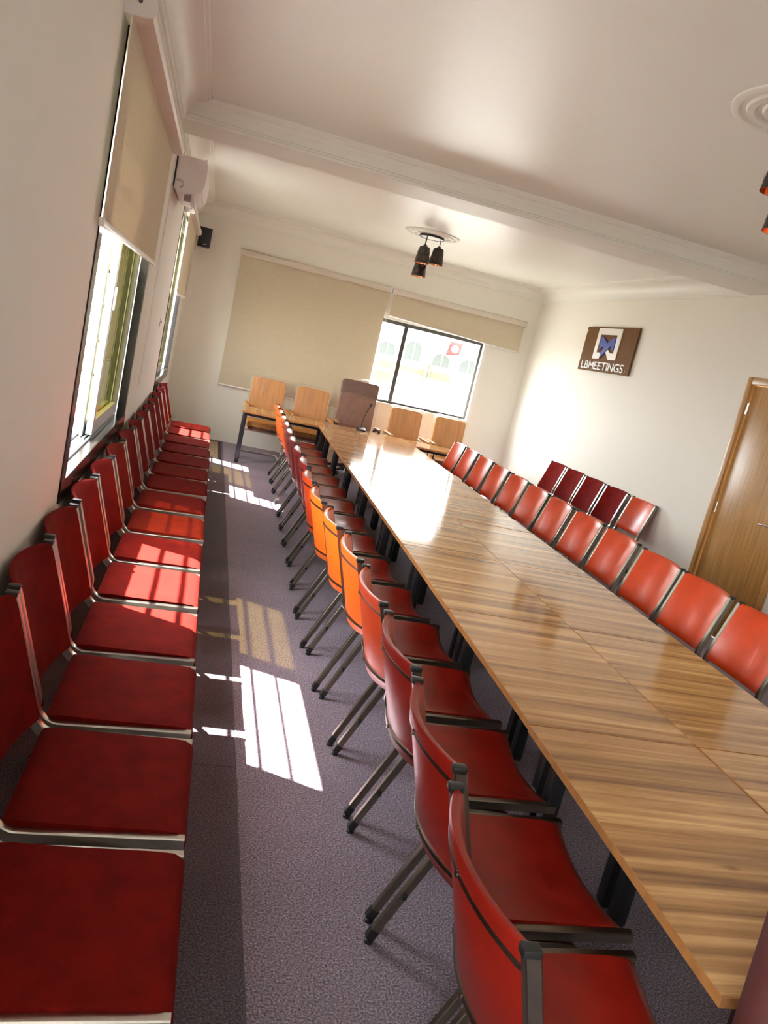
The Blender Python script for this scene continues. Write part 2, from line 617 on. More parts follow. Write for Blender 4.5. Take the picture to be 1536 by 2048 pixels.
def cornice(b, p0, p1, nrm):
    """cove moulding from p0 to p1 (x, y), sticking out along nrm"""
    loft(b, [[(p[0] + nrm[0] * d, p[1] + nrm[1] * d, ZC - h) for d, h in CORN] for p in (p0, p1)])


for i, (p0, p1, nrm) in enumerate((((XL, BY1), (XL, YB), (1, 0)), ((XL, YB), (XR, YB), (0, -1)), ((XR, YB), (XR, BY1), (-1, 0)),
                                   ((XL, YR), (XL, BY0), (1, 0)), ((XR, BY0), (XR, YR), (-1, 0)), ((XR, YR), (XL, YR), (0, 1)))):
    tag(put('trim_%d' % (i + 1), lambda b: cornice(b, p0, p1, nrm), 'cornice_plaster', smooth=30), kind='structure')

# ------------------------------------------------------------------ windows


def left_window(name, w, sash_y0, sash_y1):
    y0, y1, z0, z1 = w
    o = empty(name, (XL, (y0 + y1) / 2, z0))
    tag(o, kind='structure')
    ox, oy, oz = XL, (y0 + y1) / 2, z0

    def P(nm, fn, mat, par=o, sm=38):
        bm = bmesh.new()
        fn(bm)
        bm.transform(Matrix.Translation((-ox, -oy, -oz)))
        return obj(nm, mesh(nm, bm, mat, sm), par)
    fw = 0.045
    # dark outer frame, a little proud of the plaster

    def frame(b):
        for a in ((y0 - 0.012, y0 + 0.084, z0 - 0.012, z1 + 0.012), (y1 - fw, y1 + 0.012, z0 - 0.012, z1 + 0.012)):
            box(b, XL - 0.045, XL + 0.006, *a)
        for a in ((y0 + 0.084, y1 - fw, z0 - 0.012, z0 + fw), (y0 + 0.084, y1 - fw, z1 - fw, z1 + 0.012)):
            box(b, XL - 0.13, XL + 0.006, *a)
    P('frame', frame, 'dark_frame', sm=0)
    P('lip', lambda b: box(b, XL - 0.012, XL + 0.008, y0 - 0.012, y1 + 0.012, z0 - 0.036, z0 + 0.056), 'dark_frame', sm=0)
    for k in range(4):
        xk = XL - 0.056 - 0.020 * k
        P('track', lambda b: box(b, xk - 0.006, xk + 0.004, y0 + 0.084, y1 - fw, z0 + fw, z0 + fw + 0.012 + 0.004 * k), 'aluminium', sm=0)
    P('sill_tray', lambda b: box(b, XL - 0.19, XL - 0.13, y0, y1, z0 - 0.01, z0 + 0.04), 'aluminium', sm=0)
    for k in range(2):                       # two sliding sashes, pushed together
        xs = XL - 0.066 - 0.040 * k
        a0, a1 = sash_y0 + 0.055 * (1 - k), sash_y1 - 0.02 * k
        zz0, zz1 = z0 + fw + 0.02, z1 - fw - 0.005
        s = P('sash', lambda b: [box(b, xs - 0.016, xs + 0.016, a0, a0 + 0.075, zz0, zz1), box(b, xs - 0.016, xs + 0.016, a1 - 0.06, a1, zz0, zz1),
                                 box(b, xs - 0.016, xs + 0.016, a0 + 0.075, a1 - 0.06, zz0, zz0 + 0.075), box(b, xs - 0.016, xs + 0.016, a0 + 0.075, a1 - 0.06, zz1 - 0.06, zz1)], 'aluminium', sm=0)
        bm = bmesh.new()
        box(bm, xs - 0.003, xs + 0.003, a0 + 0.07, a1 - 0.055, zz0 + 0.07, zz1 - 0.055)
        bm.transform(Matrix.Translation((-ox, -oy, -oz)))
        obj('pane', mesh('pane', bm, 'olive_glass', 0), s)
        if k == 0:
            bm = bmesh.new()
            bbox(bm, xs + 0.016, xs + 0.030, a0 + 0.025, a0 + 0.048, 1.62, 1.74, 0.004)
            bm.transform(Matrix.Translation((-ox, -oy, -oz)))
            obj('latch', mesh('latch', bm, 'white_plastic'), s)
    for k in range(8):                       # horizontal security bars in the outer half of the opening
        zb = 1.02 + 0.2 * k
        P('security_bar', lambda b: box(b, XL - 0.165, XL - 0.147, y0, y1, zb - 0.009, zb + 0.009), 'white_paint', sm=0)
    return o


tag(left_window('window_1', W1, 4.38, 5.50), 'near sliding window with its first half open and tinted sashes pushed back')
tag(left_window('window_2', W2, 8.95, 10.02), 'far sliding window in the left wall beside the corner')

tag(left_window('added_window_4', W4, -0.48, 0.60), 'added unseen sliding window in the left wall, lighting the near end')

# back window
w3 = empty('window_3', ((W3[0] + W3[1]) / 2, YB, W3[2]))
tag(w3, 'dark framed back window looking out at a white building', kind='structure')


def P3(nm, fn, mat, par=w3, sm=38):
    bm = bmesh.new()
    fn(bm)
    bm.transform(Matrix.Translation((-w3.location.x, -w3.location.y, -w3.location.z)))
    return obj(nm, mesh(nm, bm, mat, sm), par)


FY = YB + 0.075
X0, X1, Z0, Z1 = W3[0], 3.875, 1.03, 2.215
P3('frame', lambda b: [box(b, X0, X1, FY, FY + 0.06, Z0, Z0 + 0.035), box(b, X0, X1, FY, FY + 0.06, Z1 - 0.05, Z1), box(b, X0, X0 + 0.04, FY, FY + 0.06, Z0 + 0.035, Z1 - 0.05),
                       box(b, X1 - 0.035, X1, FY, FY + 0.06, Z0 + 0.035, Z1 - 0.05), box(b, X1, W3[1], FY, FY + 0.06, Z0, Z1)], 'grey_frame', sm=0)
P3('reveal', lambda b: box(b, X1, W3[1] + 0.001, YB - 0.012, FY - 0.002, Z0, W3[3]), 'white_paint', sm=0)
P3('lintel', lambda b: box(b, X0, W3[1], YB + 0.002, FY + 0.06, Z1, W3[3]), 'white_paint', sm=0)
P3('sill', lambda b: box(b, X0, W3[1] + 0.03, YB - 0.02, FY, Z0 - 0.025, Z0), 'white_paint', sm=0)
for xm in (1.57, 2.665):
    P3('mullion', lambda b: box(b, xm - 0.03, xm + 0.03, FY - 0.012, FY + 0.05, Z0 + 0.03, Z1 - 0.045), 'grey_frame', sm=0)
for xa, xb in ((X0 + 0.04, 1.54), (1.60, 2.635), (2.695, X1 - 0.035)):
    P3('pane', lambda b: box(b, xa, xb, FY + 0.022, FY + 0.028, Z0 + 0.035, Z1 - 0.05), 'clear_glass', sm=0)

# ------------------------------------------------------------------ door
dr = empty('door_1', (XR, (DOOR[0] + DOOR[1]) / 2, 0))
tag(dr, 'honey brown wooden door with steel hinges in the right wall', kind='structure')


def PD(nm, fn, mat, par=dr, sm=38):
    bm = bmesh.new()
    fn(bm)
    bm.transform(Matrix.Translation((-dr.location.x, -dr.location.y, 0)))
    return obj(nm, mesh(nm, bm, mat, sm), par)


d0, d1, dz = DOOR[0], DOOR[1], DOOR[3]
fwid = 0.062
for nm_, a in (('jamb', (d1 - fwid, d1, 0, dz)), ('jamb', (d0, d0 + fwid, 0, dz)), ('head', (d0 + fwid, d1 - fwid, dz - fwid, dz))):
    PD(nm_, lambda b: bbox(b, XR - 0.022, XR + 0.15, *a, 0.004), 'door_frame_wood')
leaf = PD('leaf', lambda b: bbox(b, XR + 0.006, XR + 0.046, d0 + fwid + 0.004, d1 - fwid - 0.014, 0.006, dz - fwid - 0.008, 0.003), 'door_wood')
for hz in (0.22, 1.07, 1.975):
    PD('hinge', lambda b: tube(b, [(XR + 0.0, d1 - fwid - 0.007, hz - 0.05), (XR + 0.0, d1 - fwid - 0.007, hz + 0.05)], 0.0075, 10), 'chrome')
PD('handle', lambda b: [tube(b, [(XR + 0.006, 5.385, 1.075), (XR - 0.045, 5.385, 1.075)], 0.010, 10), tube(b, [(XR - 0.045, 5.375, 1.075), (XR - 0.050, 5.44, 1.077), (XR - 0.047, 5.52, 1.070), (XR - 0.040, 5.545, 1.062)], [0.010, 0.009, 0.008, 0.006], 10)], 'chrome', leaf)
PD('escutcheon', lambda b: bbox(b, XR - 0.002, XR + 0.007, 5.36, 5.41, 0.93, 1.15, 0.004), 'chrome', leaf)

# ------------------------------------------------------------------ chairs
# chair space: +y is where the sitter faces, x across, origin on the floor under the middle; back top at y = -0.29
S0 = -0.29                                   # y of the backrest top
CW = 0.242                                   # half width over the frame
TBW, TBH = 0.024, 0.030                      # frame bar section


def post_y(z):
    """front-back position of the post line at height z"""
    return S0 + 0.105 * (0.865 - z) / (0.865 - 0.52)


def side_path():
    p = [(post_y(z), z) for z in (0.862, 0.75, 0.63, 0.535)]
    cx, cz, r = post_y(0.535) + 0.072, 0.522, 0.075
    p += [(cx + r * math.cos(a) - 0.0, cz + r * math.sin(a)) for a in (R(x) for x in (196, 214, 232, 250, 264))]
    p += [(-0.05, 0.450), (0.10, 0.456), (0.268, 0.462)]
    return p


def leg_path():
    """one bent bar: rear foot - bend - bar under the seat - bend - front foot"""
    zt, zb = 0.418, 0.020
    rear_f, rear_t, fr_t, fr_f = S0 + 0.052, S0 + 0.235, 0.135, 0.275
    pts = [(rear_f, zb)]

    def bend(p0, p1, p2, r, n=5):
        a = Vector((p0[0] - p1[0], p0[1] - p1[1])).normalized()
        c = Vector((p2[0] - p1[0], p2[1] - p1[1])).normalized()
        s, e = Vector(p1) + a * r, Vector(p1) + c * r
        return [tuple((1 - t) ** 2 * s + 2 * t * (1 - t) * Vector(p1) + t * t * e) for t in (i / n for i in range(n + 1))]
    pts += bend((rear_f, zb), (rear_t, zt), (fr_t, zt), 0.05)
    pts += bend((rear_t, zt), (fr_t, zt), (fr_f, zb), 0.05)
    pts += [(fr_f, zb)]
    return pts


CHAIR_MESH = {}


def chair_meshes():
    M = {}
    for s, nm in ((-1, 'L'), (1, 'R')):
        x = s * (CW - TBW / 2)
        bm = bmesh.new()
        sweep_yz(bm, side_path(), x, TBW, TBH)
        M['side' + nm] = mesh('side_frame', bm, 'frame_metal')
        bm = bmesh.new()
        bbox(bm, x - TBW / 2 - 0.0006, x + TBW / 2 + 0.0006, post_y(0.865) - TBH / 2 - 0.002, post_y(0.865) + TBH / 2 + 0.002, 0.853, 0.869, 0.003)
        M['cap' + nm] = mesh('end_cap', bm, 'black_plastic')
        xl = s * (CW - TBW / 2 - 0.003)
        bm = bmesh.new()
        sweep_yz(bm, leg_path(), xl, 0.022, 0.026)
        M['leg' + nm] = mesh('leg_frame', bm, 'frame_metal')
        lp = leg_path()
        for k, (p, q) in enumerate(((lp[0], lp[1]), (lp[-1], lp[-2]))):
            bm = bmesh.new()
            d = Vector((q[0] - p[0], q[1] - p[1])).normalized()
            sweep_yz(bm, [(p[0] - d.x * 0.004, p[1] - d.y * 0.004), (p[0] + d.x * 0.028, p[1] + d.y * 0.028)], xl, 0.026, 0.030)
            lathe(bm, [(0.001, 0.0), (0.014, 0.0), (0.014, 0.008), (0.006, 0.012), (0.006, 0.02)], xl, p[1 - 1], 12)
            M['foot%s%d' % (nm, k)] = mesh('foot', bm, 'black_plastic')
            bm = bmesh.new()
            yk, zk = p[0] + d.x * 0.17, p[1] + d.y * 0.17
            bbox(bm, xl - s * 0.011 - 0.006, xl - s * 0.011 + 0.006, yk - 0.008, yk + 0.008, zk - 0.010, zk + 0.010, 0.003)
            M['bump%s%d' % (nm, k)] = mesh('stacking_bumper', bm, 'black_plastic')
    # backrest shell
    hw = CW - TBW - 0.001
    zb, zt = 0.525, 0.862

    def back_ring(a, grow=0.0, z0=zb, z1=zt, dip=True, inset=0.0):
        x = a * hw
        bow = 0.048 * (1 - a * a)
        th = 0.026
        z1a = z1 + (0.001 * (1 - a * a) if dip else 0)
        z0a = z0 - (0.016 * (1 - a * a) if dip else 0)
        ring = []
        prof = [(-th * 0.2, 0.0), (-th / 2 - grow, 0.010), (-th / 2 - grow, 0.12), (-th / 2 - grow, 0.24), (-th / 2 - grow, 0.975), (-th * 0.3, 1.0),
                (th * 0.15, 1.0), (th / 2 + grow, 0.965), (th / 2 + grow, 0.24), (th / 2 + grow, 0.12), (th / 2 + grow, 0.03), (th * 0.2, 0.0)]
        for n_, v in prof:
            z = z0a + (z1a - z0a) * v
            ring.append((x, post_y(min(z, 0.87)) - bow + n_, z))
        return ring
    N = 14
    aa = [-1 + 2 * i / N for i in range(N + 1)]
    bm = bmesh.new()
    loft(bm, [back_ring(a) for a in aa])
    M['back'] = bm
    bm = bmesh.new()
    rings = []
    for a in aa:
        x = a * (CW - TBW + 0.003)
        bow = 0.050 * (1 - a * a)
        z1, z0 = 0.866 + 0.004 * (1 - a * a) - 0.004 * abs(a) ** 8, 0.498 - 0.014 * (1 - a * a)
        ring = []
        for n_, v in [(0.006, 0.0), (-0.006, 0.012), (-0.007, 0.3), (-0.007, 0.975), (-0.002, 1.0), (0.008, 1.0), (0.013, 0.985), (0.016, 0.9), (0.016, 0.3), (0.015, 0.03), (0.010, 0.0)]:
            z = z0 + (z1 - z0) * v
            ring.append((x, post_y(min(z, 0.87)) - bow + n_ - 0.002, z))
        rings.append(ring)
    loft(bm, rings)
    M['back_wide'] = bm
    for key, zc in (('bandT', 0.815), ('bandB', 0.562)):
        bm = bmesh.new()
        rings = []
        for a in aa:
            x = a * hw
            bow = 0.048 * (1 - a * a)
            y = post_y(zc) - bow - 0.0135
            zz = zc - 0.010 * (1 - a * a) * (1 if key == 'bandB' else -0.4)
            rings.append([(x, y + 0.003, zz - 0.006), (x, y - 0.003, zz - 0.005), (x, y - 0.003, zz + 0.005), (x, y + 0.003, zz + 0.006)])
        loft(bm, rings)
        y = post_y(zc) - 0.048 - 0.017
        zz = zc - (0.010 if key == 'bandB' else -0.004)
        tube(bm, [(0, y, zz), (0, y - 0.004, zz)], 0.007, 10)
        M[key] = mesh('trim_band', bm, 'frame_metal')
    # seat: padded shell, dished across, rolled down at the front
    bm = bmesh.new()
    rings = []
    sw = CW - TBW - 0.001
    for a in aa:
        x = a * sw
        dish = 0.020 * (1 - a * a)
        e = 0.006 * (abs(a) ** 6)
        top = [(-0.125, 0.462), (-0.118, 0.474), (-0.09, 0.480), (0.0, 0.478), (0.10, 0.482), (0.19, 0.484), (0.235, 0.480), (0.262, 0.466), (0.272, 0.445), (0.266, 0.430)]
        bot = [(0.250, 0.432), (0.235, 0.448), (0.19, 0.452), (0.0, 0.446), (-0.10, 0.446), (-0.122, 0.452)]
        rings.append([(x, y - 0.018 * (1 - a * a) * (y > 0.2), z - dish * (1.3 if y > 0.1 else 1.0) - (e if k < 8 else 0)) for k, (y, z) in enumerate(top + bot)])
    loft(bm, rings)
    M['seat'] = bm
    bm = bmesh.new()
    rings = []
    for a in aa:
        x = a * (CW - 0.0215)
        dish = 0.006 * (1 - a * a)
        e = 0.005 * (abs(a) ** 6)
        top = [(-0.160, 0.466), (-0.152, 0.480), (-0.11, 0.485), (0.0, 0.484), (0.10, 0.486), (0.20, 0.488), (0.245, 0.486), (0.266, 0.476), (0.274, 0.458), (0.272, 0.438)]
        bot = [(0.262, 0.446), (0.235, 0.464), (0.19, 0.466), (0.0, 0.462), (-0.10, 0.461), (-0.150, 0.462)]
        rings.append([(x, y, z - dish - (e if k < 8 else 0)) for k, (y, z) in enumerate(top + bot)])
    loft(bm, rings)
    M['seat_flat'] = bm
    return M


_M = chair_meshes()
_upl = {}


def upholstery(kind, mat):
    if (kind, mat) not in _upl:
        me_ = bpy.data.meshes.new('backrest' if kind.startswith('back') else 'seat')
        b = _M[kind]
        bmesh.ops.recalc_face_normals(b, faces=b.faces[:])
        b.to_mesh(me_)
        me_.materials.append(MATS[mat])
        for p in me_.polygons:
            p.use_smooth = True
        me_.set_sharp_from_angle(angle=R(55))
        _upl[(kind, mat)] = me_
    return _upl[(kind, mat)]


_met = {}


def met(key, bright):
    if not bright or 'cap' in key or 'foot' in key or 'bump' in key:
        return _M[key]
    if key not in _met:
        _met[key] = _M[key].copy()
        _met[key].materials[0] = MATS['frame_bright']
    return _met[key]


def chair(x, y, rz, seat_mat, back_mat, label, group):
    o = empty('stacking_chair', (x, y, 0), rz)
    tag(o, label, 'chair', group)
    br = seat_mat.startswith('fabric')
    obj('seat', upholstery('seat_flat' if br else 'seat', seat_mat), o)
    bk = obj('backrest', upholstery('back_wide' if br else 'back', back_mat), o)
    obj('trim_band', met('bandT', br), bk)
    obj('trim_band', met('bandB', br), bk)
    for nm in 'LR':
        s = obj('side_frame', met('side' + nm, br), o)
        obj('end_cap', _M['cap' + nm], s)
        l = obj('leg_frame', met('leg' + nm, br), o)
        for k in range(2):
            obj('foot', _M['foot%s%d' % (nm, k)], l)
            obj('stacking_bumper', _M['bump%s%d' % (nm, k)], l)
    return o


# row along the left wall (facing +x); y of the joints between neighbours
joints = [1.19, 1.725, 2.232, 2.752, 3.285, 3.845, 4.36, 4.935, 5.52, 6.04, 6.56, 7.08, 7.61, 8.12, 8.66, 9.17]
kinds = ['R', 'R', 'R', 'R', 'R', 'R', 'O', 'R', 'R', 'O', 'R', 'R', 'R', 'R', 'R']
for i in range(15):
    yc = (joints[i] + joints[i + 1]) / 2
    m = 'fabric_red' if kinds[i] == 'R' else 'fabric_orange'
    nm = 'red' if kinds[i] == 'R' else 'orange red'
    who = 'nearest the camera' if i == 0 else ('last before the back corner' if i == 14 else '%s from the camera' % ordinal(i))
    chair(-0.120 + random.uniform(-0.008, 0.006), yc, R(-90) + random.uniform(-0.012, 0.012), m, m,
          '%s fabric chair in the row under the left windows, %s' % (nm, who), 'fabric chairs along the left wall')

# row on the aisle side of the long table (facing +u); (u, t) of the feet at each joint
feet_u = [0.655, 0.690, 0.715, 0.736, 0.721, 0.694, 0.665, 0.640, 0.655, 0.660, 0.642, 0.640, 0.639, 0.638, 0.634, 0.621, 0.609]
feet_t = [0.965, 1.505, 2.039, 2.591, 3.122, 3.648, 4.191, 4.735, 5.305, 5.848, 6.389, 6.900, 7.430, 7.962, 8.474, 9.010, 9.541]
bcol = ['leather_red', 'leather_red', 'leather_red', 'leather_redorange', 'leather_orange', 'leather_orange', 'leather_orange', 'leather_redorange', 'leather_maroon',
        'leather_maroon', 'leather_maroon', 'leather_maroon', 'leather_redorange', 'leather_orange', 'leather_orange', 'leather_orange']
bname = {'leather_red': 'red', 'leather_redorange': 'orange red', 'leather_orange': 'bright orange', 'leather_maroon': 'dark red'}
for i in range(16):
    u = min((feet_u[i] + feet_u[i + 1]) / 2, 0.717) - 0.052 - S0          # feet sit 52 mm in front of the back top
    t = (feet_t[i] + feet_t[i + 1]) / 2
    x, y = tw(u, t)
    who = 'nearest the camera' if i == 0 else ('farthest from the camera' if i == 15 else '%s from the camera' % ordinal(i))
    chair(x, y, R(-90) - TYAW + random.uniform(-0.015, 0.015), 'leather_red', bcol[i],
          'aisle side table chair with %s leatherette back, %s' % (bname[bcol[i]], who), 'chairs on the aisle side of the long table')

# row on the far side of the table (facing -u)
near_t = [3.165, 3.712, 4.223, 4.803, 5.330, 5.876, 6.390, 6.930, 7.490, 8.030, 8.600, 9.118]
top_u = [2.86, 2.862, 2.858, 2.872, 2.860, 2.850, 2.845, 2.850, 2.850, 2.850, 2.850, 2.845]
for i in range(12):
    x, y = tw(top_u[i] + S0, near_t[i] + 0.25)
    who = 'nearest the camera' if i == 0 else ('farthest from the camera' if i == 11 else '%s from the camera' % ordinal(i))
    chair(x, y, R(90) - TYAW + random.uniform(-0.015, 0.015), 'leather_redorange', 'leather_redorange',
          'orange red leatherette chair on the door side of the table, %s' % who, 'chairs on the door side of the long table')

# five chairs against the right wall (facing -x)
for i, (yn, m) in enumerate(((6.985, 'leather_redorange'), (7.555, 'fabric_red'), (8.085, 'fabric_red'), (8.605, 'fabric_red'), (9.125, 'fabric_red'))):
    who = ['smooth leatherette chair against the right wall, the one nearest the door', 'red fabric chair against the right wall, second from the door',
           'red fabric chair against the right wall, middle of the five', 'red fabric chair against the right wall, fourth from the door',
           'red fabric chair against the right wall, farthest from the door'][i]
    chair(4.555 + S0, yn + 0.25, R(90), m, m, who, 'chairs against the right wall')

# ------------------------------------------------------------------ tables
TH = 0.674
TWD, TLN = 0.620, 1.078


def table_proto():
    o = empty('conference_table')
    hw, hl = TWD / 2, TLN / 2
    top = put('table_top', lambda b: box(b, -hw + 0.002, hw - 0.002, -hl + 0.002, hl - 0.002, TH - 0.024, TH), 'table_wood', o, 0)
    for x0, x1, y0, y1 in ((-hw, -hw + 0.002, -hl, hl), (hw - 0.002, hw, -hl, hl), (-hw + 0.002, hw - 0.002, -hl, -hl + 0.002), (-hw + 0.002, hw - 0.002, hl - 0.002, hl)):
        put('edge_band', lambda b: box(b, x0, x1, y0, y1, TH - 0.024, TH - 0.0004), 'table_edge', top, 0)
    lx, ly, s = hw - 0.125, hl - 0.045, 0.025
    for sx in (-1, 1):
        for sy in (-1, 1):
            lg = put('leg', lambda b: bbox(b, sx * lx - s, sx * lx + s, sy * ly - s, sy * ly + s, 0.008, TH - 0.024, 0.004), 'black_metal', o)
            put('foot', lambda b: bbox(b, sx * lx - s + 0.004, sx * lx + s - 0.004, sy * ly - s + 0.004, sy * ly + s - 0.004, 0.0, 0.010, 0.002), 'black_plastic', lg)
    for sx in (-1, 1):
        put('apron', lambda b: box(b, sx * lx - 0.015, sx * lx + 0.015, -ly + s, ly - s, TH - 0.066, TH - 0.0245), 'black_metal', o, 0)
    for sy in (-1, 1):
        put('apron', lambda b: box(b, -lx + s, lx - s, sy * ly - 0.015, sy * ly + 0.015, TH - 0.066, TH - 0.0245), 'black_metal', o, 0)
    return o


tproto = table_proto()
used = False


def table(u, t, rz, label):
    global used
    o = tproto if not used else copy_tree(tproto)
    used = True
    x, y = tw(u, t)
    o.location = (x, y, 0)
    o.rotation_euler = (0, 0, rz)
    tag(o, label, 'table', 'wood topped tables pushed together')
    return o


U0, T0, TP = 1.132, 1.129, 1.0845
for c in range(2):
    for k in range(8):
        du = (-0.006 if k == 0 and c == 0 else 0.0) + 0.0
        side = ('aisle', 'door')[c]
        who = 'nearest the camera' if k == 0 else ('touching the head table' if k == 7 else '%s from the camera' % ordinal(k))
        tt = T0 + TP * k + TP / 2
        if c == 1:
            tt += 0.012 * (k >= 4)
        table(U0 + TWD / 2 + c * (TWD + 0.004) + du, tt, -TYAW,
              'wood topped table with black legs in the %s side column, %s' % (side, who))
HT0 = T0 + 8 * TP + 0.026
for k in range(3):
    table(0.165 + 1.0845 * (k + 0.5), HT0 + TWD / 2, -TYAW + R(90),
          'crosswise head table under the back window, %s of three' % ('leftmost', 'middle', 'rightmost')[k])

# ------------------------------------------------------------------ head chairs wrapped in film


def rounded(w, h, r, n=5):
    p = []
    for cx, cy, a in ((w / 2 - r, h - r, 0), (-w / 2 + r, h - r, 90), (-w / 2 + r, r, 180), (w / 2 - r, r, 270)):
        p += arc(cx, cy, r, R(a), R(a + 90), n)
    return p


def pad(b, w, h, r, th, org, lean, crown=0.012):
    """upholstered slab standing on org, leaning back by lean radians"""
    lay = [(-th / 2, 0.86), (-th / 2 + 0.012, 0.97), (0, 1.0), (th / 2 - 0.012, 0.97), (th / 2, 0.86)]
    base = rounded(w, h, r)
    rings = []
    for n_, s in lay:
        ring = []
        for x, z in base:
            xx = x * (1 - (1 - s) * 0.35)
            zz = h / 2 + (z - h / 2) * (1 - (1 - s) * 0.25)
            yy = n_ + crown * (x / (w / 2)) ** 2
            ring.append((org[0] + xx, org[1] + yy * math.cos(lean) - zz * math.sin(lean), org[2] + zz * math.cos(lean) + yy * math.sin(lean)))
        rings.append(ring)
    loft(b, rings)


def film_shell(b, w, h, org, lean, th, seed):
    """loose bag of film round a backrest, with a puckered outline"""
    rnd = random.Random(seed)
    base = rounded(w, h, 0.05, 4)
    off = [rnd.uniform(0.0, 0.030) for _ in base]
    rings = []
    for n_, s in ((-th / 2 - 0.012, 0.93), (-th / 2 - 0.004, 1.0), (0.0, 1.04), (th / 2 + 0.004, 1.0), (th / 2 + 0.012, 0.93)):
        ring = []
        for (x, z), d in zip(base, off):
            k = s + d * (1.3 if abs(n_) < 0.001 else 0.5)
            xx, zz, yy = x * k, h / 2 + (z - h / 2) * k, n_ + rnd.uniform(-0.004, 0.004)
            ring.append((org[0] + xx, org[1] + yy * math.cos(lean) - zz * math.sin(lean), org[2] + zz * math.cos(lean) + yy * math.sin(lean)))
        rings.append(ring)
    loft(b, rings)


def visitor_chair(x, y, label, seed, rz=0.0):
    """chrome cantilever armchair, facing -y (towards the camera)"""
    o = empty('visitor_armchair', (x, y, 0), rz)
    tag(o, label, 'chair', 'film wrapped visitor armchairs behind the head table')
    w = 0.47
    put('backrest', lambda b: pad(b, w, 0.55, 0.05, 0.055, (0, 0.16, 0.495), -0.10), 'tan_leather', o)
    put('plastic_cover', lambda b: film_shell(b, w + 0.02, 0.57, (0, 0.16, 0.49), -0.10, 0.06, seed), 'wrap_film', o)

    def seat(b):
        rings = []
        for yy, z0, z1, k in ((0.17, 0.425, 0.465, 0.97), (0.14, 0.41, 0.485, 1), (-0.10, 0.41, 0.49, 1), (-0.26, 0.41, 0.488, 1), (-0.30, 0.42, 0.47, 0.97)):
            rings.append([(-w / 2 * k, yy, z0), (w / 2 * k, yy, z0), (w / 2 * k + 0.006, yy, (z0 + z1) / 2), (w / 2 * k, yy, z1), (0, yy, z1 + 0.008), (-w / 2 * k, yy, z1), (-w / 2 * k - 0.006, yy, (z0 + z1) / 2)])
        loft(b, rings)
    put('seat', seat, 'tan_leather', o)
    put('seat_base', lambda b: bbox(b, -w / 2 + 0.02, w / 2 - 0.02, -0.27, 0.15, 0.375, 0.412, 0.006), 'brown_leather', o)
    hx = 0.272
    # side runner: arm, upright, floor runner; the crossbars tie both sides
    for s in (-1, 1):
        pts = [(s * hx, 0.20, 0.645)] + [(s * hx, -0.20, 0.655), (s * hx, -0.27, 0.635), (s * hx, -0.300, 0.57), (s * hx, -0.315, 0.30), (s * hx, -0.33, 0.06), (s * hx, -0.325, 0.025), (s * hx, -0.29, 0.012), (s * hx, 0.0, 0.012), (s * hx, 0.16, 0.012)]
        put('frame', lambda b: tube(b, pts, 0.012, 10), 'chrome', o)
        put('armrest', lambda b: [bbox(b, s * hx - 0.026, s * hx + 0.026, -0.25, 0.20, 0.657, 0.690, 0.012, 3)], 'tan_leather', o)
    put('crossbar', lambda b: tube(b, [(-hx, 0.16, 0.012), (-hx + 0.03, 0.185, 0.012), (hx - 0.03, 0.185, 0.012), (hx, 0.16, 0.012)], 0.012, 10), 'chrome', o)
    put('crossbar', lambda b: tube(b, [(-hx, -0.312, 0.37), (hx, -0.312, 0.37)], 0.011, 10), 'chrome', o)
    put('crossbar', lambda b: tube(b, [(-hx, 0.20, 0.645), (hx, 0.20, 0.645)], 0.011, 10), 'chrome', o)
    return o


visitor_chair(0.845, 10.75, 'film wrapped tan armchair behind the head table, leftmost', 3, 0.02)
visitor_chair(1.455, 10.75, 'film wrapped tan armchair just left of the brown high back chair', 5, -0.02)
visitor_chair(2.825, 10.72, 'film wrapped tan armchair just right of the brown high back chair', 8, 0.03)
visitor_chair(3.475, 10.72, 'film wrapped tan armchair behind the head table, rightmost', 11, -0.03)


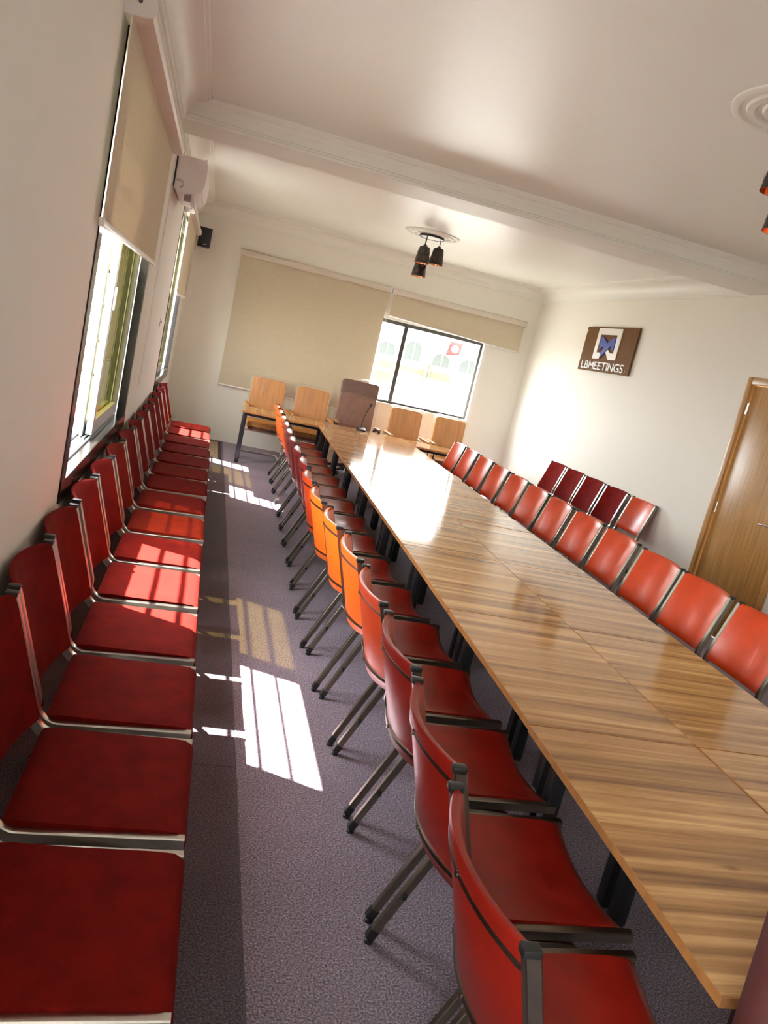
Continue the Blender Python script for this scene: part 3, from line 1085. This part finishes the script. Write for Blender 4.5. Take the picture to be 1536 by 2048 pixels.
def executive_chair(x, y, rz, mat, wrapped, label):
    o = empty('executive_chair', (x, y, 0), rz)
    tag(o, label, 'chair')
    w = 0.53
    put('backrest', lambda b: pad(b, w, 0.60, 0.06, 0.07, (0, 0.20, 0.50), -0.05, 0.03), mat, o)
    put('headrest', lambda b: pad(b, w + 0.005, 0.225, 0.045, 0.085, (0, 0.232, 1.055), -0.05, 0.03), mat + '_dark' if wrapped else mat, o)
    if wrapped:
        put('plastic_cover', lambda b: film_shell(b, w + 0.03, 0.80, (0, 0.205, 0.50), -0.05, 0.09, 21), 'wrap_film', o)

    def seat(b):
        rings = []
        for yy, z0, z1, k in ((0.20, 0.43, 0.48, 0.95), (0.16, 0.42, 0.515, 1), (-0.08, 0.42, 0.52, 1), (-0.23, 0.42, 0.52, 1), (-0.29, 0.43, 0.49, 0.95)):
            rings.append([(-0.25 * k, yy, z0), (0.25 * k, yy, z0), (0.26 * k, yy, (z0 + z1) / 2), (0.245 * k, yy, z1), (0, yy, z1 + 0.012), (-0.245 * k, yy, z1), (-0.26 * k, yy, (z0 + z1) / 2)])
        loft(b, rings)
    put('seat', seat, mat, o)
    for s in (-1, 1):
        ar = put('armrest', lambda b: tube(b, [(s * 0.27, 0.16, 0.50), (s * 0.29, 0.10, 0.665), (s * 0.295, -0.08, 0.690), (s * 0.295, -0.20, 0.668), (s * 0.285, -0.235, 0.60), (s * 0.25, -0.20, 0.45)], [0.014, 0.018, 0.020, 0.019, 0.016, 0.014], 10), 'black_plastic', o)
        put('arm_pad', lambda b: bbox(b, s * 0.295 - 0.026, s * 0.295 + 0.026, -0.19, 0.06, 0.690, 0.714, 0.009, 3), 'arm_wood', ar)
    put('gas_lift', lambda b: lathe(b, [(0.028, 0.10), (0.028, 0.30), (0.018, 0.30), (0.018, 0.42)], 0, 0, 16, True), 'black_metal', o)
    for k in range(5):
        a = R(72 * k + 18)
        lg = put('base_arm', lambda b: tube(b, [(0.03 * math.cos(a), 0.03 * math.sin(a), 0.115), (0.29 * math.cos(a), 0.29 * math.sin(a), 0.075)], [0.026, 0.016], 8), 'black_metal', o)
        cx, cy = 0.285 * math.cos(a), 0.285 * math.sin(a)
        put('caster', lambda b: tube(b, [(cx - 0.02 * math.sin(a), cy + 0.02 * math.cos(a), 0.028), (cx + 0.02 * math.sin(a), cy - 0.02 * math.cos(a), 0.028)], 0.028, 14), 'black_plastic', lg)
    return o


executive_chair(2.085, 10.69, 0.0, 'brown_leather', True, 'brown high back executive chair in clear film behind the microphone')
executive_chair(1.318, 0.69, 0.0, 'maroon_leather', False, 'dark maroon high back chair standing in for an unidentified shape, cut by the frame')  # stand-in chair for an unidentified blurred dark shape at the near end

# ------------------------------------------------------------------ microphone
mx_, my_ = tw(1.742, 10.33)
mic = empty('gooseneck_microphone', (mx_, my_, TH))
tag(mic, 'black gooseneck desk microphone on the table before the brown chair', 'microphone')


def mic_base(b):
    prof = [(-0.06, 0.0), (-0.06, 0.018), (-0.02, 0.034), (0.05, 0.044), (0.06, 0.040), (0.06, 0.0)]
    loft(b, [[(x * k, y * (0.96 if abs(x) > 0.05 else 1), z * (0.93 if abs(x) > 0.05 else 1)) for y, z in prof] for x, k in ((-0.055, 1), (-0.048, 1), (0.048, 1), (0.055, 1))])


put('base', mic_base, 'black_plastic', mic)
put('button', lambda b: bbox(b, -0.014, 0.014, -0.045, -0.020, 0.020, 0.036, 0.004), 'white_plastic', mic)
neck = [(0.0, 0.03, 0.04), (0.004, 0.035, 0.10), (0.012, 0.03, 0.18), (0.030, 0.015, 0.26), (0.052, -0.01, 0.335)]
put('neck', lambda b: tube(b, neck, 0.0055, 10), 'black_metal', mic)
put('capsule', lambda b: tube(b, [(0.050, -0.007, 0.328), (0.056, -0.014, 0.350), (0.064, -0.022, 0.378), (0.066, -0.024, 0.384)], [0.008, 0.0145, 0.0145, 0.008], 12), 'black_plastic', mic)

# ------------------------------------------------------------------ rug in the corner
rug = put('rug', lambda b: box(b, -0.05, 0.315, 9.95, 11.25, 0.0, 0.010), 'rug_wool', smooth=0)
tag(rug, 'small brown patterned rug with dark border on the floor by the corner', 'rug')
for a in ((-0.09, -0.05, 9.91, 11.29), (0.315, 0.352, 9.91, 11.29), (-0.05, 0.315, 9.91, 9.95), (-0.05, 0.315, 11.25, 11.29)):
    put('border', lambda b: box(b, *a, 0.0, 0.011), 'rug_border', rug, 0)

# ------------------------------------------------------------------ roller blinds


def bead_chain(b, p_top, drop, gap, axis):
    """looped cord: two strands joined at the bottom"""
    dx, dy = (gap, 0) if axis == 'x' else (0, gap)
    x, y, z = p_top
    pts = [(x, y, z), (x, y, z - drop + gap / 2)]
    for a in (200, 235, 270, 305, 340):
        pts.append((x + dx * (0.5 + 0.5 * math.cos(R(a))) if dx else x, y + dy * (0.5 + 0.5 * math.cos(R(a))) if dy else y, z - drop + gap / 2 + gap / 2 * math.sin(R(a))))
    pts += [(x + dx, y + dy, z - drop + gap / 2), (x + dx, y + dy, z)]
    tube(b, pts, 0.0022, 6)


def blind_left(y0, y1, ztop, zhem, label, fab_x):
    o = empty('roller_blind', (XL, (y0 + y1) / 2, ztop))
    tag(o, label, 'blind', 'beige roller blinds')
    oy = (y0 + y1) / 2

    def P(nm, fn, mat, par=o, sm=38):
        bm = bmesh.new()
        fn(bm)
        bm.transform(Matrix.Translation((-XL, -oy, -ztop)))
        return obj(nm, mesh(nm, bm, mat, sm), par)
    # cassette profile (x from wall, z from top)
    prof = [(0.0, 0.0), (0.060, 0.0), (0.085, -0.012), (0.100, -0.040), (0.102, -0.072), (0.094, -0.088), (0.070, -0.094), (0.0, -0.094)]
    P('cassette', lambda b: loft(b, [[(XL + a, y, ztop + c) for a, c in prof] for y in (y0 + 0.012, y1 - 0.012)]), 'blind_plastic', sm=30)
    for ye in (y0, y1):
        cap = P('end_cap', lambda b: loft(b, [[(XL + 0.0 + a * 1.06, y, ztop + 0.004 + c * 1.08) for a, c in prof] for y in (ye - 0.0, ye + (0.012 if ye == y0 else -0.012))]), 'white_plastic', sm=30)
        s = -1 if ye == y0 else 1
        P('clip', lambda b: tube(b, [(XL + 0.05, ye, ztop - 0.05), (XL + 0.05, ye + s * 0.003, ztop - 0.05)], 0.0075, 12), 'grey_print', cap)
    P('fabric', lambda b: box(b, fab_x - 0.0007, fab_x + 0.0007, y0 + 0.02, y1 - 0.02, zhem + 0.01, ztop - 0.05), 'blind_cloth', sm=0)
    hb = P('hem_bar', lambda b: bbox(b, fab_x - 0.008, fab_x + 0.008, y0 + 0.018, y1 - 0.018, zhem - 0.012, zhem + 0.014, 0.005), 'white_plastic')
    P('hem_cap', lambda b: bbox(b, fab_x - 0.010, fab_x + 0.010, y0 + 0.006, y0 + 0.020, zhem - 0.015, zhem + 0.018, 0.004), 'white_plastic', hb)
    P('cord', lambda b: bead_chain(b, (XL + 0.055, y1 + 0.004, ztop - 0.05), 1.55, 0.06, 'y'), 'white_plastic')
    return o


blind_left(3.13, 5.60, 2.735, 1.945, 'beige roller blind half lowered over the near left window', XL + 0.030)
blind_left(8.62, 10.95, 2.735, 1.835, 'beige roller blind half lowered over the far left window', XL + 0.040)


def blind_back(x0, x1, ztop, zhem_l, zhem_r, label, cordx):
    o = empty('roller_blind', ((x0 + x1) / 2, YB, ztop))
    tag(o, label, 'blind', 'beige roller blinds')
    ox = (x0 + x1) / 2

    def P(nm, fn, mat, par=o, sm=38):
        bm = bmesh.new()
        fn(bm)
        bm.transform(Matrix.Translation((-ox, -YB, -ztop)))
        return obj(nm, mesh(nm, bm, mat, sm), par)
    prof = [(0.0, 0.0), (0.060, 0.0), (0.085, -0.012), (0.100, -0.040), (0.102, -0.066), (0.094, -0.080), (0.070, -0.086), (0.0, -0.086)]
    P('cassette', lambda b: loft(b, [[(x, YB - a, ztop + c) for a, c in prof] for x in (x0 + 0.012, x1 - 0.012)]), 'blind_plastic', sm=30)
    for xe in (x0, x1):
        P('end_cap', lambda b: loft(b, [[(x, YB - a * 1.05, ztop + 0.003 + c * 1.06) for a, c in prof] for x in (xe, xe + (0.012 if xe == x0 else -0.012))]), 'white_plastic', sm=30)
    yf = YB - 0.045

    def fab(b):
        for y, flip in ((yf, 0),):
            lo = [(x0 + 0.02, yf - 0.0007, zhem_l), (x1 - 0.02, yf - 0.0007, zhem_r), (x1 - 0.02, yf + 0.0007, zhem_r), (x0 + 0.02, yf + 0.0007, zhem_l)]
            hi = [(p[0], p[1], ztop - 0.05) for p in lo]
            loft(b, [lo, hi])
    P('fabric', fab, 'blind_cloth', sm=0)
    P('hem_bar', lambda b: tube(b, [(x0 + 0.018, yf, zhem_l), (x1 - 0.018, yf, zhem_r)], 0.011, 8), 'white_plastic')
    P('cord', lambda b: bead_chain(b, (cordx, YB - 0.09, ztop - 0.05), 1.5, 0.018, 'x'), 'white_plastic')
    return o


blind_back(0.150, 2.300, 2.655, 0.800, 0.800, 'wide beige roller blind lowered to chair height on the back wall', 2.304)
blind_back(2.330, 4.420, 2.650, 2.265, 2.185, 'beige roller blind rolled up above the back window view', 4.436)

# ------------------------------------------------------------------ air conditioner on the left wall
AY0, AY1, AZ = 6.42, 7.26, 2.535
ac = empty('air_conditioner', (XL, (AY0 + AY1) / 2, AZ))
tag(ac, 'white wall air conditioner with its flap open between the left windows', 'air conditioner')


def PA(nm, fn, mat, par=ac, sm=38):
    bm = bmesh.new()
    fn(bm)
    bm.transform(Matrix.Translation((-XL, -(AY0 + AY1) / 2, -AZ)))
    return obj(nm, mesh(nm, bm, mat, sm), par)


aprof = [(0.004, 0.03), (0.03, 0.0), (0.10, -0.004), (0.165, 0.004), (0.205, 0.03), (0.218, 0.07), (0.224, 0.14), (0.222, 0.20), (0.212, 0.255), (0.004, 0.255)]
PA('body', lambda b: loft(b, [[(XL + a, y, AZ + c) for a, c in aprof] for y in (AY0, AY1)]), 'white_plastic', sm=30)
PA('front_panel', lambda b: loft(b, [[(XL + 0.200 + a, y, AZ + c) for a, c in ((0.0, 0.035), (0.014, 0.035), (0.026, 0.08), (0.031, 0.14), (0.029, 0.20), (0.016, 0.262), (0.0, 0.262))] for y in (AY0 - 0.004, AY1 + 0.004)]), 'white_plastic', sm=30)
PA('back_plate', lambda b: box(b, XL, XL + 0.012, AY0 - 0.006, AY1 + 0.006, AZ + 0.03, AZ + 0.26), 'black_plastic', sm=0)
PA('flap', lambda b: loft(b, [[(XL + 0.150 + a, y, AZ + c) for a, c in ((0.0, 0.004), (0.010, 0.004), (0.034, -0.085), (0.026, -0.088))] for y in (AY0 + 0.03, AY1 - 0.03)]), 'white_plastic', sm=20)
PA('louver', lambda b: [box(b, XL + 0.09, XL + 0.14, y, y + 0.004, AZ - 0.05, AZ + 0.0) for y in (AY0 + 0.08,)], 'grey_vane', sm=0)
for r_ in (0.022, 0.032):
    PA('emblem', lambda b: tube(b, [(XL + 0.045 + r_ * math.cos(R(a)), AY0 - 0.001, AZ + 0.050 + r_ * math.sin(R(a))) for a in range(-70, 141, 15)], 0.0016, 6), 'grey_print')

# ------------------------------------------------------------------ loudspeaker in the back left corner
sp = empty('loudspeaker', (-0.345, 11.33, 2.545))
tag(sp, 'small black loudspeaker mounted high in the back left corner', 'loudspeaker')
sp.rotation_euler = (R(-3), 0, R(8))
put('cabinet', lambda b: loft(b, [[(-0.070, 0.07, z), (0.070, 0.07, z), (0.083, -0.02, z), (0.080, -0.058, z), (-0.080, -0.058, z), (-0.083, -0.02, z)] for z in (0.0, 0.245)]), 'black_plastic', sp, 20)
put('grille', lambda b: loft(b, [[(-0.079, -0.058, z), (0.079, -0.058, z), (0.074, -0.070, z), (0.03, -0.077, z), (-0.03, -0.077, z), (-0.074, -0.070, z)] for z in (0.006, 0.239)]), 'black_metal', sp, 20)
put('badge', lambda b: bbox(b, -0.018, 0.018, -0.0795, -0.0765, 0.022, 0.030, 0.001), 'chrome', sp)
put('bracket', lambda b: bbox(b, -0.025, 0.025, 0.07, 0.115, 0.09, 0.16, 0.004), 'black_metal', sp)

# small chain holder on the wall between the windows
hold = empty('chain_holder', (XL, 7.585, 1.50))
tag(hold, 'tiny cream cord holder screwed to the wall between the left windows', 'bracket')
put('plate', lambda b: bbox(b, 0.0, 0.008, -0.035, 0.035, 0.0, 0.075, 0.003), 'white_plastic', hold)
put('screw', lambda b: tube(b, [(0.008, 0.0, 0.045), (0.014, 0.0, 0.045)], 0.010, 10), 'black_plastic', hold)

# ------------------------------------------------------------------ sign board
SY1, SY0, SZ1, SZ0 = 9.633, 8.336, 2.642, 2.096
sg = empty('sign_board', (XR, (SY0 + SY1) / 2, (SZ0 + SZ1) / 2))
tag(sg, 'brown wooden LBMEETINGS sign with white and blue emblem on the right wall', 'sign')


def sgp(a, b_, n):
    """board coordinates: a 0..1 along, b 0..1 down, n out from the wall"""
    return (-n, (SY1 + (SY0 - SY1) * a) - (SY0 + SY1) / 2, (SZ1 + (SZ0 - SZ1) * b_) - (SZ0 + SZ1) / 2)


put('board', lambda b: prism(b, [(0, 0), (1, 0), (1, 1), (0, 1)], 0.016, 0.034, sgp), 'sign_wood', sg, 0)
put('emblem_frame', lambda b: prism(b, [(0.259, 0.033), (0.717, 0.035), (0.718, 0.713), (0.58, 0.718), (0.50, 0.559), (0.531, 0.498), (0.588, 0.571), (0.650, 0.572), (0.645, 0.172), (0.321, 0.173),
                                        (0.322, 0.577), (0.402, 0.576), (0.398, 0.712), (0.260, 0.718)], 0.030, 0.044, sgp), 'sign_white', sg, 0)
put('emblem_mark', lambda b: prism(b, [(0.385, 0.213), (0.496, 0.357), (0.590, 0.235), (0.636, 0.240), (0.640, 0.519), (0.591, 0.480), (0.580, 0.402), (0.524, 0.502), (0.409, 0.702), (0.408, 0.576),
                                       (0.455, 0.463), (0.413, 0.443), (0.365, 0.526), (0.345, 0.285)], 0.030, 0.048, sgp), 'sign_blue', sg, 0)
for a, b_ in ((0.031, 0.096), (0.941, 0.10), (0.024, 0.917), (0.945, 0.919)):
    c = sgp(a, b_, 0.034)
    put('screw', lambda b: tube(b, [(0.0, c[1], c[2]), (-0.040, c[1], c[2])], 0.009, 12), 'chrome', sg)


def letters(text, a0, a1, b0, b1):
    infos = []
    for ch in text:
        cu = bpy.data.curves.new('letter', 'FONT')
        cu.body = ch
        cu.size = 1.0
        cu.offset = 0.0
        cu.extrude = 0.0
        tmp = bpy.data.objects.new('letter', cu)
        COL.objects.link(tmp)
        bpy.context.view_layer.update()
        me_ = bpy.data.meshes.new_from_object(tmp.evaluated_get(bpy.context.evaluated_depsgraph_get()))
        bpy.data.objects.remove(tmp)
        bpy.data.curves.remove(cu)
        infos.append(me_)
    gap = 0.10
    widths = [max(v.co.x for v in m_.vertices) - min(v.co.x for v in m_.vertices) for m_ in infos]
    total = sum(widths) + gap * (len(text) - 1)
    height = max(v.co.y for v in infos[0].vertices)
    x = 0.0
    for m_, w in zip(infos, widths):
        mn = min(v.co.x for v in m_.vertices)
        bm = bmesh.new()
        bm.from_mesh(m_)
        bmesh.ops.remove_doubles(bm, verts=bm.verts[:], dist=1e-5)
        ext = bmesh.ops.extrude_face_region(bm, geom=bm.faces[:])
        top = {v for v in ext['geom'] if isinstance(v, bmesh.types.BMVert)}
        for v in bm.verts:
            a = a0 + (a1 - a0) * (v.co.x - mn + x) / total
            b_ = b1 + (b0 - b1) * (v.co.y / height)
            v.co = sgp(a, b_, 0.042 if v in top else 0.030)
        bpy.data.meshes.remove(m_)
        obj('letter', mesh('letter', bm, 'sign_white', 0), sg)
        x += w + gap


letters('LBMEETINGS', 0.068, 0.905, 0.785, 0.955)

# ------------------------------------------------------------------ ceiling roses and pendant lamps


def ceiling_rose(x, y, label):
    prof = [(0.32, ZC), (0.32, ZC - 0.010), (0.305, ZC - 0.018), (0.285, ZC - 0.018), (0.275, ZC - 0.008), (0.255, ZC - 0.008), (0.245, ZC - 0.020), (0.215, ZC - 0.022), (0.205, ZC - 0.010),
            (0.185, ZC - 0.010), (0.175, ZC - 0.022), (0.15, ZC - 0.024), (0.001, ZC - 0.024)]
    o = put('ceiling_rose', lambda b: lathe(b, [(r, z - ZC) for r, z in prof], 0, 0, 56), 'cornice_plaster', loc=(x, y, ZC), smooth=30)
    return tag(o, label, 'ceiling rose', 'plaster ceiling roses')


def lamp(x, y, label, spots):
    z0 = ZC - 0.024
    o = empty('pendant_lamp', (x, y, z0))
    tag(o, label, 'lamp', 'three shade pendant lamps')
    put('canopy', lambda b: lathe(b, [(0.001, 0.0), (0.142, 0.0), (0.145, -0.006), (0.145, -0.022), (0.138, -0.024), (0.138, -0.012)], 0, 0, 40), 'black_metal', o)
    put('canopy_plate', lambda b: lathe(b, [(0.137, -0.012), (0.130, -0.020), (0.001, -0.024)], 0, 0, 40), 'white_paint', o)
    for k, (dx, dy, drop) in enumerate(spots):
        rd = put('stem', lambda b: tube(b, [(dx, dy, -0.018), (dx, dy, -drop)], 0.0055, 10), 'black_metal', o)
        zt = -drop

        def shade(b):
            lathe(b, [(0.020, zt + 0.026), (0.024, zt + 0.012), (0.054, zt + 0.002), (0.060, zt - 0.006), (0.084, zt - 0.175), (0.085, zt - 0.180), (0.083, zt - 0.180), (0.058, zt - 0.008)], dx, dy, 28)
        sh = put('lamp_shade', shade, 'shade_metal', o)
        put('lining', lambda b: lathe(b, [(0.0815, zt - 0.1795), (0.056, zt - 0.010), (0.001, zt - 0.010)], dx, dy, 28), 'copper', sh)
        # round glass insets standing on the tapering wall, in two staggered rows
        for row, (zz, rad, num) in enumerate(((zt - 0.055, 0.022, 6), (zt - 0.120, 0.027, 6))):
            for q in range(num):
                a = 2 * math.pi * (q + 0.5 * row) / num + 0.3 * k
                rr = 0.060 + (0.084 - 0.060) * ((zt - 0.006 - zz) / 0.169) + 0.0015
                cvec = Vector((math.cos(a), math.sin(a), 0))
                tv = Vector((-math.sin(a), math.cos(a), 0))
                cen = Vector((dx, dy, zz)) + cvec * rr
                bm = bmesh.new()
                ring0 = []
                for s in range(14):
                    e = 2 * math.pi * s / 14
                    off = tv * (rad * math.cos(e))
                    hz_ = rad * math.sin(e)
                    pnt = Vector((dx, dy, zz + hz_)) + (cvec * (rr - hz_ * 0.142) + off).normalized() * (rr - hz_ * 0.142 + 0.0008)
                    ring0.append(pnt)
                cv = bm.verts.new(cen + cvec * 0.004)
                vv = [bm.verts.new(p) for p in ring0]
                for s in range(14):
                    bm.faces.new((cv, vv[s], vv[(s + 1) % 14]))
                obj('glass_disc', mesh('glass_disc', bm, 'shade_glass'), sh)
        put('bulb', lambda b: lathe(b, [(0.012, zt - 0.012), (0.014, zt - 0.05), (0.028, zt - 0.085), (0.030, zt - 0.105), (0.020, zt - 0.128), (0.001, zt - 0.135)], dx, dy, 16), 'white_paint', o)
    return o


LX, LY = 2.185, 9.20
ceiling_rose(LX, LY, 'white ringed plaster ceiling rose above the far end of the table')
lamp(LX, LY, 'black pendant lamp with three tapered shades hanging over the far tables', [(-0.075, -0.085, 0.145), (0.110, 0.0, 0.115), (-0.038, 0.095, 0.275)])
ceiling_rose(2.315, 3.33, 'white ringed plaster ceiling rose cut off by the right frame edge')
lamp(2.315, 3.33, 'near black pendant lamp, mostly outside the right frame edge', [(0.0, 0.025, 0.135), (0.105, -0.09, 0.115), (0.115, 0.09, 0.275)])

# ------------------------------------------------------------------ outside
GZ = -4.0
tag(put('ground', lambda b: box(b, -60, 80, -30, 46, GZ - 0.3, GZ), 'ground_stone', smooth=0), 'pale paved ground outside', kind='structure')
FYD = 45.0
bd = empty('apartment_building', (12, FYD, GZ))
tag(bd, 'sunlit white building with arched windows seen through the back window', 'building')


def PB(nm, fn, mat, par=bd, sm=30):
    bm = bmesh.new()
    fn(bm)
    bm.transform(Matrix.Translation((-12, -FYD, -GZ)))
    return obj(nm, mesh(nm, bm, mat, sm), par)


PB('wall', lambda b: box(b, -4, 30, FYD + 0.15, FYD + 8, GZ, 9.0), 'facade_white', sm=0)
for i, (ax, az, wd, mat) in enumerate(((6.2, 1.60, 1.0, 'facade_window'), (7.8, 1.60, 1.0, 'facade_window'), (9.60, 1.72, 0.95, 'facade_window'), (11.15, 1.72, 0.95, 'facade_window'), (12.92, 1.72, 1.0, 'facade_window'), (14.6, 1.72, 1.0, 'facade_window'))):
    zb = az if i != 3 else az + 0.0
    h = 0.25 if i != 3 else 0.62
    pts = [(ax - wd / 2, zb), (ax + wd / 2, zb), (ax + wd / 2, zb + h)] + arc(ax, zb + h, wd / 2, 0, math.pi, 12)[1:-1] + [(ax - wd / 2, zb + h)]
    aw = PB('arched_window', lambda b: prism(b, pts, FYD + 0.10, FYD + 0.16, lambda a, c, n: (a, n, c)), mat, sm=0)
    big = [(ax + (x - ax) * 1.22, zb - 0.1 + (z - zb) * 1.18 + 0.02) for x, z in pts]
    PB('arch_surround', lambda b: tube(b, [(x, FYD + 0.10, z) for x, z in big[2:]], 0.07, 8), 'facade_white', aw)
    PB('glazing_bar', lambda b: box(b, ax - 0.03, ax + 0.03, FYD + 0.07, FYD + 0.1, zb, zb + h + wd / 2 - 0.02), 'facade_white', aw, 0)
for x0, x1, z0, z1 in ((9.1, 10.35, 0.95, 1.35), (10.5, 12.0, 1.02, 1.35), (12.45, 13.7, 0.95, 1.40), (9.2, 10.2, 0.15, 0.78)):
    PB('ochre_panel', lambda b: box(b, x0, x1, FYD + 0.08, FYD + 0.16, z0, z1), 'facade_ochre', sm=0)
for x in (12.05, 12.32):
    PB('post', lambda b: box(b, x - 0.07, x + 0.07, FYD - 0.05, FYD + 0.16, 0.7, 1.75), 'facade_ochre', sm=0)
PB('balustrade', lambda b: box(b, 11.95, 14.2, FYD - 0.4, FYD - 0.3, 0.42, 0.86), 'facade_grey', sm=0)
PB('handrail', lambda b: box(b, 9.0, 14.4, FYD - 0.45, FYD - 0.38, 0.90, 0.95), 'facade_grey', sm=0)
for x in (10.9, 11.3):
    PB('lattice', lambda b: [box(b, x - 0.14, x + 0.14, FYD + 0.05, FYD + 0.16, z, z + 0.12) for z in (0.0, 0.2, 0.4)], 'facade_grey', sm=0)
PB('cornice_line', lambda b: box(b, -4, 30, FYD - 0.1, FYD + 0.16, 3.6, 3.85), 'facade_white', sm=0)

flag = empty('flag', (13.0, FYD - 1.5, 2.42))
tag(flag, 'small red flag with white disc hanging outside the back window', 'flag')


def flagcloth(b):
    rows = []
    for i in range(13):
        s = i / 12
        x = -0.40 + 0.80 * s
        wv = 0.05 * math.sin(s * 7)
        rows.append([(x + 0.12 * v, wv, (0.0 + 0.15 * s) + v * (0.80 - 0.12 * s)) for v in (0, 0.25, 0.5, 0.75, 1.0)])
    loft(b, rows, caps=False, closed=False)


fc = put('cloth', flagcloth, 'flag_red', flag)
mod = fc.modifiers.new('thickness', 'SOLIDIFY')
mod.thickness = 0.006


def disc(r, cx, cz, y):
    return lambda b: prism(b, [(cx + r * math.cos(2 * math.pi * k / 24), cz + r * math.sin(2 * math.pi * k / 24)) for k in range(24)], y - 0.004, y, lambda a, c, n: (a, n, c))


put('white_disc', disc(0.21, 0.06, 0.44, -0.075), 'sign_white', flag, 0)
cres = [(0.06 + 0.14 * math.cos(a), 0.44 + 0.14 * math.sin(a)) for a in (R(x) for x in range(50, 311, 20))]
cres += [(0.085 + 0.112 * math.cos(a), 0.44 + 0.112 * math.sin(a)) for a in (R(x) for x in range(300, 59, -20))]
put('crescent', lambda b: prism(b, cres, -0.084, -0.080, lambda a, c, n: (a, n, c)), 'flag_red', flag, 0)
star = [(0.095 + (0.07 if k % 2 == 0 else 0.028) * math.cos(R(36 * k)), 0.44 + (0.07 if k % 2 == 0 else 0.028) * math.sin(R(36 * k))) for k in range(10)]
put('star', lambda b: prism(b, star, -0.084, -0.080, lambda a, c, n: (a, n, c)), 'flag_red', flag, 0)
put('pole', lambda b: tube(b, [(0.60, 0.0, 1.25), (-0.62, 0.0, 0.70), (-0.65, 1.6, 0.68)], 0.025, 8), 'facade_grey', flag)
